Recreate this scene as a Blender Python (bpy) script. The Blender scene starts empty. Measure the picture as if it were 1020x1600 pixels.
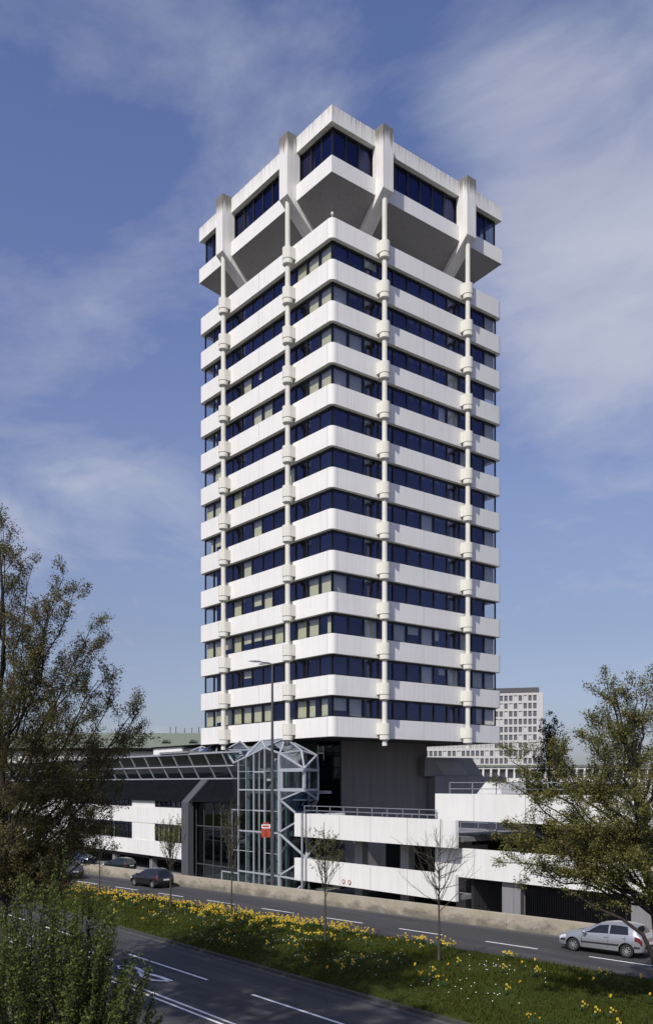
import bpy, bmesh, math, random
import numpy as np
from mathutils import Vector, Matrix
R = math.radians
C = bpy.context.scene.collection
random.seed(7); NR = np.random.default_rng(11)

# ------------------------------------------------------------------ materials
def newmat(name):
    m = bpy.data.materials.new(name); m.use_nodes = True
    nt = m.node_tree; nt.nodes.clear()
    out = nt.nodes.new('ShaderNodeOutputMaterial')
    return m, nt, out
def lnk(nt, a, b): nt.links.new(a, b)
def noise(nt, vec, scale, detail=4, rough=.55):
    n = nt.nodes.new('ShaderNodeTexNoise'); n.inputs['Scale'].default_value = scale
    n.inputs['Detail'].default_value = detail; n.inputs['Roughness'].default_value = rough
    lnk(nt, vec, n.inputs['Vector']); return n.outputs['Fac']
def ramp(nt, fac, stops):
    r = nt.nodes.new('ShaderNodeValToRGB'); e = r.color_ramp.elements
    while len(e) < len(stops): e.new(.5)
    for i, (p, c) in enumerate(stops):
        e[i].position = p; e[i].color = c if len(c) == 4 else (*c, 1)
    lnk(nt, fac, r.inputs['Fac']); return r.outputs['Color']
def mixc(nt, fac, a, b, mode='MIX'):
    n = nt.nodes.new('ShaderNodeMix'); n.data_type = 'RGBA'; n.blend_type = mode
    for s, v in ((n.inputs[0], fac), (n.inputs[6], a), (n.inputs[7], b)):
        if hasattr(v, 'links'): lnk(nt, v, s)
        else: s.default_value = v if not isinstance(v, tuple) or len(v) == 4 else (*v, 1)
    return n.outputs[2]
def scaled(nt, sx, sy, sz, kind='Object'):
    t = nt.nodes.new('ShaderNodeTexCoord'); m = nt.nodes.new('ShaderNodeMapping')
    m.inputs['Scale'].default_value = (sx, sy, sz); lnk(nt, t.outputs[kind], m.inputs['Vector']); return m.outputs['Vector']
def bsdf(nt, out, col, rough=.6, metal=0, spec=.5, bump=None, bstr=.2, bdist=.02):
    b = nt.nodes.new('ShaderNodeBsdfPrincipled')
    if hasattr(col, 'links'): lnk(nt, col, b.inputs['Base Color'])
    else: b.inputs['Base Color'].default_value = (*col, 1)
    if hasattr(rough, 'links'): lnk(nt, rough, b.inputs['Roughness'])
    else: b.inputs['Roughness'].default_value = rough
    b.inputs['Metallic'].default_value = metal; b.inputs['Specular IOR Level'].default_value = spec
    if bump is not None:
        n = nt.nodes.new('ShaderNodeBump'); n.inputs['Strength'].default_value = bstr; n.inputs['Distance'].default_value = bdist
        lnk(nt, bump, n.inputs['Height']); lnk(nt, n.outputs['Normal'], b.inputs['Normal'])
    lnk(nt, b.outputs['BSDF'], out.inputs['Surface']); return b
def plain(name, col, rough=.6, metal=0, spec=.5, var=.12, scale=3):
    m, nt, out = newmat(name)
    f = noise(nt, scaled(nt, 1, 1, 1), scale, 5)
    c = ramp(nt, f, [(.3, tuple(x*(1-var) for x in col)), (.7, tuple(min(1, x*(1+var)) for x in col))])
    bsdf(nt, out, c, rough, metal, spec); return m
def concrete(name, col, streak=.10, dirt=(.30, .29, .24), damt=.35, rough=.75, zs=.12, topstain=None):
    m, nt, out = newmat(name)
    v1 = scaled(nt, 2.2, 2.2, zs); v2 = scaled(nt, .22, .22, .5); v3 = scaled(nt, 9, 9, .25)
    st = noise(nt, v1, 1.6, 6, .6)
    c = ramp(nt, st, [(.30, tuple(x*(1-streak*1.6) for x in col)), (.55, col), (.8, tuple(min(.9, x*(1+streak*.4)) for x in col))])
    big = noise(nt, v2, 1.0, 4)
    bigr = ramp(nt, big, [(.42, (0, 0, 0)), (.78, (1, 1, 1))])
    fine = noise(nt, v3, 2.0, 3)
    mk = nt.nodes.new('ShaderNodeMath'); mk.operation = 'MULTIPLY'; lnk(nt, bigr, mk.inputs[0])
    fr = ramp(nt, fine, [(.45, (0, 0, 0)), (.75, (damt, damt, damt))]); lnk(nt, fr, mk.inputs[1])
    c = mixc(nt, mk.outputs[0], c, (*dirt, 1))
    if topstain:
        z0, z1, zdir = topstain
        t = nt.nodes.new('ShaderNodeTexCoord'); s = nt.nodes.new('ShaderNodeSeparateXYZ'); lnk(nt, t.outputs['Object'], s.inputs[0])
        mr = nt.nodes.new('ShaderNodeMapRange'); lnk(nt, s.outputs['Z'], mr.inputs[0])
        mr.inputs[1].default_value = z0; mr.inputs[2].default_value = z1; mr.inputs[3].default_value = -.35; mr.inputs[4].default_value = .40
        ad = nt.nodes.new('ShaderNodeMath'); ad.operation = 'ADD'; lnk(nt, mr.outputs[0], ad.inputs[0])
        lnk(nt, noise(nt, scaled(nt, 4.5, 4.5, .1), 1.7, 5, .65), ad.inputs[1])
        rr = ramp(nt, ad.outputs[0], [(.50, (0, 0, 0)), (.74, (.85, .85, .85))])
        c = mixc(nt, rr, c, (.085, .08, .062, 1))
    bmp = noise(nt, scaled(nt, 14, 14, .6), 1.5, 4)
    bsdf(nt, out, c, rough, 0, .3, bmp, .12, .012); return m

M = {}
M['white'] = concrete('white_concrete', (.755, .75, .72), .04, (.34, .33, .28), .40)
M['crown'] = concrete('crown_concrete', (.74, .73, .70), .09, (.30, .29, .24), .4, topstain=(62.8, 65.6, 1))
M['parapet'] = concrete('top_parapet_concrete', (.76, .755, .72), .08, (.34, .33, .28), .4, topstain=(61.5, 69.0, 1))
M['collar'] = concrete('collar_concrete', (.66, .65, .58), .10, (.30, .29, .22), .5)
M['garage'] = concrete('garage_concrete', (.70, .705, .67), .045, (.34, .32, .25), .55)
M['greycon'] = concrete('grey_concrete', (.22, .22, .225), .15, (.10, .10, .10), .6)
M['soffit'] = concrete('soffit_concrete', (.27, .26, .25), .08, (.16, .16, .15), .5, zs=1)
M['joint'] = plain('joint_filler', (.20, .20, .185), .9)
M['frame'] = plain('dark_anodised_frame', (.012, .014, .017), .35, .3)
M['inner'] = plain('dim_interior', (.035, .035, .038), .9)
M['blind'] = plain('beige_blind', (.64, .63, .44), .9, var=.06)
M['greyblind'] = plain('grey_blind', (.45, .47, .46), .9, var=.06)
M['whitemetal'] = plain('white_painted_steel', (.34, .36, .39), .4, var=.05)
M['greymetal'] = plain('galvanised_steel', (.30, .32, .35), .45, .4)
M['mast'] = plain('mast_paint', (.075, .078, .082), .45, .2)
M['slate'] = plain('dark_roof_sheet', (.006, .0075, .009), .9, 0, .04, .25, 1.5)
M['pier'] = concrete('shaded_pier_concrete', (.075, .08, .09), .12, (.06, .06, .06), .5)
M['black'] = plain('black_plastic', (.012, .012, .013), .55)
M['rubber'] = plain('rubber', (.015, .015, .016), .85)
M['alloy'] = plain('wheel_alloy', (.50, .51, .53), .32, .7)
M['kerb'] = concrete('kerb_stone', (.055, .056, .050), .2, (.03, .034, .022), .7, zs=2)
M['gravel'] = plain('gutter_strip', (.070, .069, .067), .95, var=.3, scale=5)
M['copper'] = concrete('copper_patina', (.165, .195, .15), .25, (.15, .125, .08), 1.0, zs=.4)
M['pale'] = plain('pale_render', (.62, .60, .55), .85)
M['offwhite'] = plain('offwhite_render', (.70, .69, .66), .85)
M['farwall'] = plain('far_concrete', (.37, .365, .355), .9)
M['fargrid'] = plain('far_grid', (.47, .465, .45), .9)
M['midgrey'] = concrete('mid_grey_concrete', (.42, .42, .41), .1, (.2, .2, .18), .4)
M['farroof'] = plain('far_roof', (.07, .07, .075), .8)
M['farpane'] = plain('hazy_far_window', (.095, .10, .11), .3)
M['winddark'] = plain('far_window', (.05, .055, .065), .15, 0, .6)
M['red'] = plain('sign_red', (.36, .045, .015), .6)
M['dullred'] = plain('faded_red', (.30, .045, .035), .6)
M['signwhite'] = plain('sign_white', (.75, .73, .70), .5)
M['redlamp'] = plain('rear_light_red', (.10, .006, .008), .25)
M['lens'] = plain('clear_lens', (.55, .57, .6), .12)
M['plate'] = plain('number_plate', (.8, .8, .78), .4)
def glass(name, tint, gl, ior, rough=.015, wob=0, vary=False):
    m, nt, out = newmat(name)
    t = nt.nodes.new('ShaderNodeBsdfTransparent'); t.inputs[0].default_value = (*tint, 1)
    g = nt.nodes.new('ShaderNodeBsdfGlossy'); g.inputs['Color'].default_value = (*gl, 1); g.inputs['Roughness'].default_value = rough
    f = nt.nodes.new('ShaderNodeFresnel'); ge = nt.nodes.new('ShaderNodeNewGeometry'); mr = nt.nodes.new('ShaderNodeMapRange'); lnk(nt, ge.outputs['Backfacing'], mr.inputs[0])
    mr.inputs[3].default_value = ior; mr.inputs[4].default_value = 1/ior; lnk(nt, mr.outputs[0], f.inputs['IOR'])      # a thin sheet looks the same from both sides
    if vary: lnk(nt, ramp(nt, ge.outputs['Random Per Island'], [(0, tuple(x*k for x, k in zip(gl, (.55, .60, .42)))), (.35, tuple(x*.75 for x in gl)), (1, gl)]), g.inputs['Color'])
    mx = nt.nodes.new('ShaderNodeMixShader'); lnk(nt, f.outputs[0], mx.inputs[0]); lnk(nt, t.outputs[0], mx.inputs[1]); lnk(nt, g.outputs[0], mx.inputs[2])
    if wob:
        b = nt.nodes.new('ShaderNodeBump'); b.inputs['Strength'].default_value = wob; b.inputs['Distance'].default_value = .05
        lnk(nt, noise(nt, scaled(nt, 1, 1, 1), .55, 1), b.inputs['Height']); lnk(nt, b.outputs[0], g.inputs['Normal'])
    lnk(nt, mx.outputs[0], out.inputs['Surface']); return m
M['glass'] = glass('tinted_window_glass', (.90, .92, .86), (.35, .40, .80), 2.5, wob=.12, vary=True)
M['crownglass'] = glass('dark_window_glass', (.25, .29, .33), (.32, .36, .80), 2.2, wob=.12, vary=True)
M['atrglass'] = glass('atrium_glass', (.52, .62, .62), (.85, .92, 1.0), 1.55)
M['roofglass'] = glass('skylight_glass', (.40, .47, .52), (.72, .82, 1.0), 4.2)
m, nt, out = newmat('car_glass'); bsdf(nt, out, (.012, .014, .016), .06, 0, .6); M['carglass'] = m
def carpaint(name, col, metal, rough=.3):
    m, nt, out = newmat(name); b = bsdf(nt, out, col, rough, metal, .5); b.inputs['Coat Weight'].default_value = .7; b.inputs['Coat Roughness'].default_value = .06; return m
M['silver'] = carpaint('silver_paint', (.36, .375, .40), .6, .34)
M['blackpaint'] = carpaint('black_paint', (.012, .012, .016), .2)
M['greypaint'] = carpaint('grey_paint', (.10, .105, .11), .5)
M['whitepaint'] = carpaint('white_paint', (.7, .7, .7), 0)
M['bluepaint'] = carpaint('blue_paint', (.05, .07, .12), .4)
M['greenpaint'] = carpaint('green_paint', (.014, .024, .024), .4)
M['maroonpaint'] = carpaint('maroon_paint', (.06, .012, .014), .3)
# corrugated dark cladding of the core
m, nt, out = newmat('corrugated_cladding')
w = nt.nodes.new('ShaderNodeTexWave'); w.wave_type = 'BANDS'; w.bands_direction = 'Y'; w.inputs['Scale'].default_value = 1.0; w.inputs['Distortion'].default_value = 0
lnk(nt, scaled(nt, 1, 1, 1), w.inputs['Vector'])
c = ramp(nt, noise(nt, scaled(nt, 1.5, 1.5, .12), 1.5, 5), [(.3, (.150, .142, .136)), (.7, (.188, .178, .17))])
bsdf(nt, out, c, .6, .1, .4, w.outputs['Fac'], .15, .03); M['core'] = m
# asphalt
m, nt, out = newmat('asphalt')
v = scaled(nt, 1, 1, 1); big = noise(nt, scaled(nt, .06, .35, 1), 1.5, 5); fine = noise(nt, v, 45, 3)
c = ramp(nt, big, [(.3, (.036, .036, .039)), (.55, (.052, .052, .055)), (.75, (.070, .069, .070))])
c = mixc(nt, .5, c, ramp(nt, fine, [(.3, (.032, .032, .034)), (.7, (.075, .075, .077))]))
crk = nt.nodes.new('ShaderNodeTexVoronoi'); crk.feature = 'DISTANCE_TO_EDGE'; crk.inputs['Scale'].default_value = .16; lnk(nt, scaled(nt, 1, 1.6, 1), crk.inputs['Vector'])
c = mixc(nt, ramp(nt, crk.outputs['Distance'], [(0, (.6, .6, .6)), (.010, (0, 0, 0))]), c, (.022, .022, .024, 1))
trk = noise(nt, scaled(nt, .03, 1.15, 1), 1.6, 3); c = mixc(nt, .55, c, ramp(nt, trk, [(.32, (.024, .024, .026)), (.5, (.045, .045, .047)), (.66, (.076, .075, .074))]))
pt = nt.nodes.new('ShaderNodeTexBrick'); pt.inputs['Scale'].default_value = .12; pt.inputs['Mortar Size'].default_value = .004; pt.inputs['Color1'].default_value = (0, 0, 0, 1); pt.inputs['Color2'].default_value = (1, 1, 1, 1); pt.inputs['Mortar'].default_value = (.5, .5, .5, 1); lnk(nt, scaled(nt, 1, 1.7, 1), pt.inputs['Vector'])
c = mixc(nt, ramp(nt, pt.outputs['Color'], [(.70, (0, 0, 0)), (.86, (.45, .45, .45))]), c, (.034, .034, .037, 1))
c = mixc(nt, ramp(nt, noise(nt, scaled(nt, .5, .9, 1), 1.2, 6, .7), [(.60, (0, 0, 0)), (.72, (.4, .4, .4))]), c, (.030, .030, .031, 1))
bsdf(nt, out, c, .85, 0, .3, fine, .3, .01); M['asphalt'] = m
m, nt, out = newmat('worn_road_paint'); n1 = noise(nt, scaled(nt, 1, 1, 1), 9, 6, .7)
bsdf(nt, out, ramp(nt, n1, [(.26, (.20, .20, .20)), (.36, (.66, .66, .64)), (.62, (.80, .80, .78))]), .8, 0, .3); M['paintline'] = m
# grass ground, earth
m, nt, out = newmat('grass_ground')
a = noise(nt, v if False else scaled(nt, 1, 1, 1), .7, 6, .65); b_ = noise(nt, scaled(nt, 1, 1, 1), 14, 4)
c = mixc(nt, .5, ramp(nt, a, [(.3, (.026, .036, .008)), (.5, (.040, .054, .011)), (.72, (.062, .064, .018))]), ramp(nt, b_, [(.3, (.018, .028, .007)), (.7, (.056, .070, .015))]))
bsdf(nt, out, c, .9, 0, .04, b_, .6, .05); M['turf'] = m
M['earth'] = plain('earth', (.10, .09, .075), .95, var=.3, scale=1)
M['paving'] = plain('paving', (.19, .185, .175), .9, var=.2, scale=4)
# weathered retaining wall
m, nt, out = newmat('weathered_wall')
s1 = noise(nt, scaled(nt, .35, .35, .7), 1.3, 7, .66); s2 = noise(nt, scaled(nt, .8, .8, 1.3), 1.3, 9, .66); s3 = noise(nt, scaled(nt, 8, 8, 8), 2, 5)
c = ramp(nt, s1, [(.28, (.18, .15, .10)), (.42, (.33, .285, .205)), (.62, (.40, .365, .285)), (.74, (.34, .25, .13)), (.85, (.25, .155, .07))])
te = nt.nodes.new('ShaderNodeTexCoord'); se = nt.nodes.new('ShaderNodeSeparateXYZ'); lnk(nt, te.outputs['Object'], se.inputs[0])
mr = nt.nodes.new('ShaderNodeMapRange'); lnk(nt, se.outputs['Z'], mr.inputs[0]); mr.inputs[1].default_value = 1.2; mr.inputs[2].default_value = 2.2; mr.inputs[3].default_value = .26; mr.inputs[4].default_value = -.12
ad = nt.nodes.new('ShaderNodeMath'); ad.operation = 'ADD'; lnk(nt, s2, ad.inputs[0]); lnk(nt, mr.outputs[0], ad.inputs[1])
c = mixc(nt, ramp(nt, ad.outputs[0], [(.50, (0, 0, 0)), (.72, (.8, .8, .8))]), c, (.075, .068, .05, 1))
c = mixc(nt, .22, c, ramp(nt, s3, [(.3, (.15, .14, .12)), (.7, (.45, .43, .38))]))
bsdf(nt, out, c, .9, 0, .2, s3, .5, .02); M['oldwall'] = m
# bark and leaves
def barkmat(name, a, b):
    m, nt, out = newmat(name); f = noise(nt, scaled(nt, 6, 6, 1.2), 2.2, 5)
    bsdf(nt, out, ramp(nt, f, [(.3, a), (.7, b)]), .9, 0, .2, f, .6, .03); return m
M['bark'] = barkmat('dark_bark', (.018, .015, .012), (.050, .042, .033))
M['youngbark'] = barkmat('young_bark', (.035, .031, .025), (.085, .078, .062))
def leafmat(name, cols, spec=.25):
    m, nt, out = newmat(name)
    g = nt.nodes.new('ShaderNodeNewGeometry')
    c = ramp(nt, g.outputs['Random Per Island'], [(i/(len(cols)-1), k) for i, k in enumerate(cols)])
    b = nt.nodes.new('ShaderNodeBsdfPrincipled'); lnk(nt, c, b.inputs['Base Color']); b.inputs['Roughness'].default_value = .55; b.inputs['Specular IOR Level'].default_value = spec
    t = nt.nodes.new('ShaderNodeBsdfTranslucent'); lnk(nt, c, t.inputs[0])
    mx = nt.nodes.new('ShaderNodeMixShader'); mx.inputs[0].default_value = .3
    lnk(nt, b.outputs[0], mx.inputs[1]); lnk(nt, t.outputs[0], mx.inputs[2]); lnk(nt, mx.outputs[0], out.inputs['Surface']); return m
M['leafbrown'] = leafmat('young_brownish_leaf', [(.078, .064, .024), (.105, .100, .032), (.165, .150, .052), (.115, .078, .034)])
M['leafolive'] = leafmat('olive_leaf', [(.100, .084, .024), (.118, .128, .030), (.195, .195, .052), (.135, .094, .032)])
M['leafgreen'] = leafmat('green_leaf', [(.055, .080, .016), (.082, .115, .024), (.130, .165, .036), (.070, .086, .020)])
M['leafdark'] = leafmat('dark_leaf', [(.030, .034, .012), (.044, .046, .016), (.062, .058, .022)])
M['blade'] = leafmat('grass_blade', [(.030, .042, .006), (.048, .064, .009), (.076, .084, .016), (.050, .045, .013)], .06)
M['stem'] = leafmat('daffodil_leaf', [(.050, .095, .030), (.075, .120, .045), (.045, .080, .030)])
M['petal'] = leafmat('yellow_petal', [(.74, .56, .05), (.80, .66, .10), (.70, .46, .03)])
M['trumpet'] = leafmat('orange_trumpet', [(.74, .42, .015), (.74, .48, .02)])
M['daisy'] = plain('daisy_white', (.75, .75, .72), .8)

# ------------------------------------------------------------------ mesh builder
class MB:
    def __init__(s): s.v = []; s.f = []; s.m = []
    def add(s, vs, fs, mi=0):
        o = len(s.v); s.v += [tuple(p) for p in vs]; s.f += [tuple(i+o for i in f) for f in fs]; s.m += [mi]*len(fs); return s
    def box(s, x0, x1, y0, y1, z0, z1, mi=0):
        return s.add([(x0,y0,z0),(x1,y0,z0),(x1,y1,z0),(x0,y1,z0),(x0,y0,z1),(x1,y0,z1),(x1,y1,z1),(x0,y1,z1)],
                     [(0,3,2,1),(4,5,6,7),(0,1,5,4),(1,2,6,5),(2,3,7,6),(3,0,4,7)], mi)
    def prism(s, poly, ext, mi=0):
        n = len(poly); e = Vector(ext); p2 = [tuple(Vector(p)+e) for p in poly]
        return s.add(list(poly)+p2, [tuple(range(n))[::-1], tuple(range(n, 2*n))]+[(i, (i+1) % n, n+(i+1) % n, n+i) for i in range(n)], mi)
    def poly(s, pts, mi=0): return s.add(pts, [tuple(range(len(pts)))], mi)
    def bar(s, p, q, w=.1, h=None, mi=0, up=(0, 0, 1)):
        p = Vector(p); q = Vector(q); h = h or w; d = (q-p).normalized(); u = Vector(up)
        if abs(d.dot(u)) > .98: u = Vector((0, 1, 0))
        a = d.cross(u).normalized()*w/2; b = a.cross(d).normalized()*h/2
        r = [p-a-b, p+a-b, p+a+b, p-a+b, q-a-b, q+a-b, q+a+b, q-a+b]
        return s.add(r, [(0,3,2,1),(4,5,6,7),(0,1,5,4),(1,2,6,5),(2,3,7,6),(3,0,4,7)], mi)
    def tube(s, pts, rad, n=6, mi=0, cap=True):
        pts = [Vector(p) for p in pts]; k = len(pts)
        if not hasattr(rad, '__len__'): rad = [rad]*k
        vs = []; u = None
        for i, p in enumerate(pts):
            d = (pts[min(i+1, k-1)]-pts[max(i-1, 0)]).normalized()
            if u is None: u = d.orthogonal().normalized()
            u = (u-d*u.dot(d)).normalized(); w_ = d.cross(u)
            vs += [p+(u*math.cos(2*math.pi*j/n)+w_*math.sin(2*math.pi*j/n))*rad[i] for j in range(n)]
        fs = [(i*n+j, i*n+(j+1) % n, (i+1)*n+(j+1) % n, (i+1)*n+j) for i in range(k-1) for j in range(n)]
        if cap: fs += [tuple(range(n))[::-1], tuple(range((k-1)*n, k*n))]
        return s.add(vs, fs, mi)
    def lathe(s, prof, n=20, mi=0, c=(0, 0, 0), axis='z'):
        vs = []; c = Vector(c)
        for r, h in prof:
            for j in range(n):
                a = 2*math.pi*j/n; x, y = r*math.cos(a), r*math.sin(a)
                vs.append(c+(Vector((x, y, h)) if axis == 'z' else Vector((x, h, y))))
        k = len(prof)
        return s.add(vs, [(i*n+j, i*n+(j+1) % n, (i+1)*n+(j+1) % n, (i+1)*n+j) for i in range(k-1) for j in range(n)], mi)
    def build(s, name, mats, parent=None, o=(0, 0, 0), smooth=None, **kw):
        me = bpy.data.meshes.new(name); ov = Vector(o)
        me.from_pydata([tuple(Vector(p)-ov) for p in s.v], [], s.f)
        mats = mats if isinstance(mats, (list, tuple)) else [mats]
        for k in mats: me.materials.append(M[k] if isinstance(k, str) else k)
        if len(mats) > 1: me.polygons.foreach_set('material_index', s.m)
        bm = bmesh.new(); bm.from_mesh(me); bmesh.ops.recalc_face_normals(bm, faces=bm.faces); bm.to_mesh(me); bm.free()
        if smooth is not None:
            me.shade_smooth(); me.set_sharp_from_angle(angle=R(smooth))
        ob = bpy.data.objects.new(name, me); C.objects.link(ob)
        if parent is not None: ob.parent = parent
        else: ob.location = ov
        for a, b in kw.items(): ob[a] = b
        return ob
def npmesh(name, V, F, mats, mi=None, parent=None, smooth=False, **kw):
    me = bpy.data.meshes.new(name); nv = len(V); nf, k = F.shape
    me.vertices.add(nv); me.vertices.foreach_set('co', np.ascontiguousarray(V, dtype=np.float32).ravel())
    me.loops.add(nf*k); me.loops.foreach_set('vertex_index', np.ascontiguousarray(F, dtype=np.int32).ravel())
    me.polygons.add(nf); me.polygons.foreach_set('loop_start', np.arange(0, nf*k, k, dtype=np.int32)); me.polygons.foreach_set('loop_total', np.full(nf, k, dtype=np.int32))
    for q in mats: me.materials.append(M[q])
    if mi is not None: me.polygons.foreach_set('material_index', np.ascontiguousarray(mi, dtype=np.int32))
    me.update(calc_edges=True); me.validate()
    ob = bpy.data.objects.new(name, me); C.objects.link(ob)
    if parent is not None: ob.parent = parent
    for a, b in kw.items(): ob[a] = b
    return ob
def thing(name, label, cat, loc=(0, 0, 0), rz=0, group=None):
    o = bpy.data.objects.new(name, None); C.objects.link(o); o.location = loc; o.rotation_euler = (0, 0, rz)
    o['label'] = label; o['category'] = cat
    if group: o['group'] = group
    o.empty_display_size = .5
    return o
def tag(o, label, cat, group=None):
    o['label'] = label; o['category'] = cat
    if group: o['group'] = group
    return o
def dup(root, loc=None, rz=None, label=None):
    r = root.copy(); C.objects.link(r)
    if loc is not None: r.location = loc
    if rz is not None: r.rotation_euler = (0, 0, rz)
    if label: r['label'] = label
    for ch in list(root.children):
        c = ch.copy(); C.objects.link(c); c.parent = r
        for g in ch.children:
            d = g.copy(); C.objects.link(d); d.parent = c
    return r

# ------------------------------------------------------------------ camera, light, sky
cam = bpy.data.cameras.new('camera'); co = bpy.data.objects.new('camera', cam); C.objects.link(co)
co.location = (57.99, -46.82, 7.9); co.rotation_euler = (R(90), 0, math.atan2(.782, .624))
cam.sensor_fit = 'VERTICAL'; cam.sensor_height = 36; cam.lens = 36*1402/1600; cam.shift_y = 425/1600; cam.clip_end = 6000
bpy.context.scene.camera = co
SUN = Vector((1, -2.2, 2.45)).normalized()
su = bpy.data.lights.new('sun', 'SUN'); su.energy = 4.2; su.angle = R(.53); su.color = (1, .955, .88)
so = bpy.data.objects.new('sun', su); C.objects.link(so); so.rotation_euler = SUN.to_track_quat('Z', 'Y').to_euler()
so.location = (60, -120, 130)
W = bpy.data.worlds.new('World'); bpy.context.scene.world = W; W.use_nodes = True
nt = W.node_tree; nt.nodes.clear()
wo = nt.nodes.new('ShaderNodeOutputWorld'); bg = nt.nodes.new('ShaderNodeBackground'); lnk(nt, bg.outputs[0], wo.inputs[0])
sky = nt.nodes.new('ShaderNodeTexSky'); sky.sky_type = 'NISHITA'; sky.sun_disc = False
sky.sun_elevation = math.asin(SUN.z); sky.sun_rotation = math.atan2(SUN.x, SUN.y); sky.air_density = 1.0; sky.dust_density = 1.2; sky.ozone_density = 2.5
tc = nt.nodes.new('ShaderNodeTexCoord')
sep = nt.nodes.new('ShaderNodeSeparateXYZ'); lnk(nt, tc.outputs['Generated'], sep.inputs[0])
def mth(op, a, b=None, cl=False):
    n = nt.nodes.new('ShaderNodeMath'); n.operation = op; n.use_clamp = cl
    for i, v in enumerate((a, b)):
        if v is None: continue
        if hasattr(v, 'links'): lnk(nt, v, n.inputs[i])
        else: n.inputs[i].default_value = v
    return n.outputs[0]
zz = mth('ADD', mth('MAXIMUM', sep.outputs['Z'], 0), .22)
cv = nt.nodes.new('ShaderNodeCombineXYZ'); lnk(nt, mth('DIVIDE', sep.outputs['X'], zz), cv.inputs[0]); lnk(nt, mth('DIVIDE', sep.outputs['Y'], zz), cv.inputs[1])
cw = nt.nodes.new('ShaderNodeTexNoise'); cw.inputs['Scale'].default_value = 2.6; cw.inputs['Detail'].default_value = 12; cw.inputs['Roughness'].default_value = .60; cw.inputs['Distortion'].default_value = .35; lnk(nt, cv.outputs[0], cw.inputs['Vector']); cn = cw.outputs['Fac']
cn2 = noise(nt, cv.outputs[0], .45, 2, .5)
fw = Vector((-.782, .624, 0)); rt = Vector((.624, .782, 0))
def blob(px, py, wdt, amp):          # a bank of cloud lies in this compass direction and elevation
    d = (fw + rt*((px-510)/1402) + Vector((0, 0, (1225-py)/1402))).normalized()
    n = nt.nodes.new('ShaderNodeVectorMath'); n.operation = 'DOT_PRODUCT'; lnk(nt, tc.outputs['Generated'], n.inputs[0]); n.inputs[1].default_value = d
    lim = math.cos(math.atan(wdt/1402))
    r = nt.nodes.new('ShaderNodeMapRange'); r.interpolation_type = 'SMOOTHERSTEP'; lnk(nt, n.outputs['Value'], r.inputs[0])
    r.inputs[1].default_value = lim; r.inputs[2].default_value = 1; r.inputs[3].default_value = 0; r.inputs[4].default_value = amp
    return r.outputs[0]
bank = None
for args in [(950, 330, 330, .28), (880, 470, 210, .26), (1000, 560, 260, .22), (980, 110, 300, .14), (900, 240, 260, .12), (0, 775, 250, .25), (230, 790, 170, .14), (60, 60, 420, .16), (640, 190, 240, .12), (900, 760, 260, .10), (140, 470, 160, .05)]:
    b = blob(*args); bank = b if bank is None else mth('ADD', bank, b)
behind = nt.nodes.new('ShaderNodeVectorMath'); behind.operation = 'DOT_PRODUCT'; lnk(nt, tc.outputs['Generated'], behind.inputs[0]); behind.inputs[1].default_value = fw
dens = mth('ADD', mth('MULTIPLY', mth('SUBTRACT', cn, .5), 1.9), mth('ADD', bank, mth('MULTIPLY', mth('SUBTRACT', cn2, .5), .3)))
cr = ramp(nt, dens, [(.10, (0, 0, 0)), (.36, (.26, .26, .26)), (.62, (.62, .62, .62)), (.95, (.86, .86, .86))])
tint = mixc(nt, 1.0, sky.outputs[0], ramp(nt, sep.outputs['Z'], [(0, (.44, .45, .60)), (.07, (.51, .47, .56)), (.16, (.61, .515, .545)), (.30, (.80, .66, .70)), (.45, (.80, .68, .80)), (.64, (.745, .685, .845))]), 'MULTIPLY')
tint = mixc(nt, 1.0, tint, (2, 2, 2, 1), 'MULTIPLY')
skc = mixc(nt, cr, tint, (6.4, 6.7, 7.9, 1))
lnk(nt, skc, bg.inputs['Color']); bg.inputs['Strength'].default_value = .085
sc = bpy.context.scene
sc.view_settings.view_transform = 'Standard'; sc.view_settings.look = 'None'; sc.view_settings.exposure = 0; sc.view_settings.gamma = 1
sc.render.engine = 'CYCLES'; sc.cycles.use_denoising = True; sc.cycles.max_bounces = 8; sc.cycles.transparent_max_bounces = 16; sc.cycles.caustics_reflective = False; sc.cycles.caustics_refractive = False
# ================================================================== office tower
S = 21.4; TO = (-10.7, 10.7, -1.2)
tower = thing('office_tower', 'tall white concrete office tower with ribbon windows and overhanging top storey', 'high-rise', TO)
def LF(s, d, z): return (-s, -d, z)        # left (south) face: s along the face from the near corner, d outward
def RF(s, d, z): return (d, s, z)          # right (east) face
def ring(mb, z0, z1, inset, thick, rad, mi=0):
    def loop(i, r):
        x0, x1, y0, y1 = -S+i, -i, i, S-i
        if r < .01: return [(x1, y0), (x1, y1), (x0, y1), (x0, y0)]
        pts = []
        for cx, cy, a0 in ((x1-r, y0+r, -90), (x1-r, y1-r, 0), (x0+r, y1-r, 90), (x0+r, y0+r, 180)):
            for k in range(6):
                a = R(a0+90*k/5); pts.append((cx+r*math.cos(a), cy+r*math.sin(a)))
        return pts
    O = loop(inset, rad); I = loop(inset+thick, 0 if rad < .01 else .05) if rad < .01 else loop(inset+thick, .12)
    n = len(O); b = .03
    vs = [(x, y, z0) for x, y in O]+[(x, y, z1) for x, y in O]+[(x, y, z0) for x, y in I]+[(x, y, z1) for x, y in I]
    fs = []
    for i in range(n):
        j = (i+1) % n
        fs += [(i, j, n+j, n+i), (2*n+j, 2*n+i, 3*n+i, 3*n+j), (n+i, n+j, 3*n+j, 3*n+i), (j, i, 2*n+i, 2*n+j)]
    mb.add(vs, fs, mi)
PITCH, BH, TOPB = 3.463, 1.67, 55.1
BZ = [TOPB-BH-PITCH*k for k in range(13)]      # underside of each white band
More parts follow.
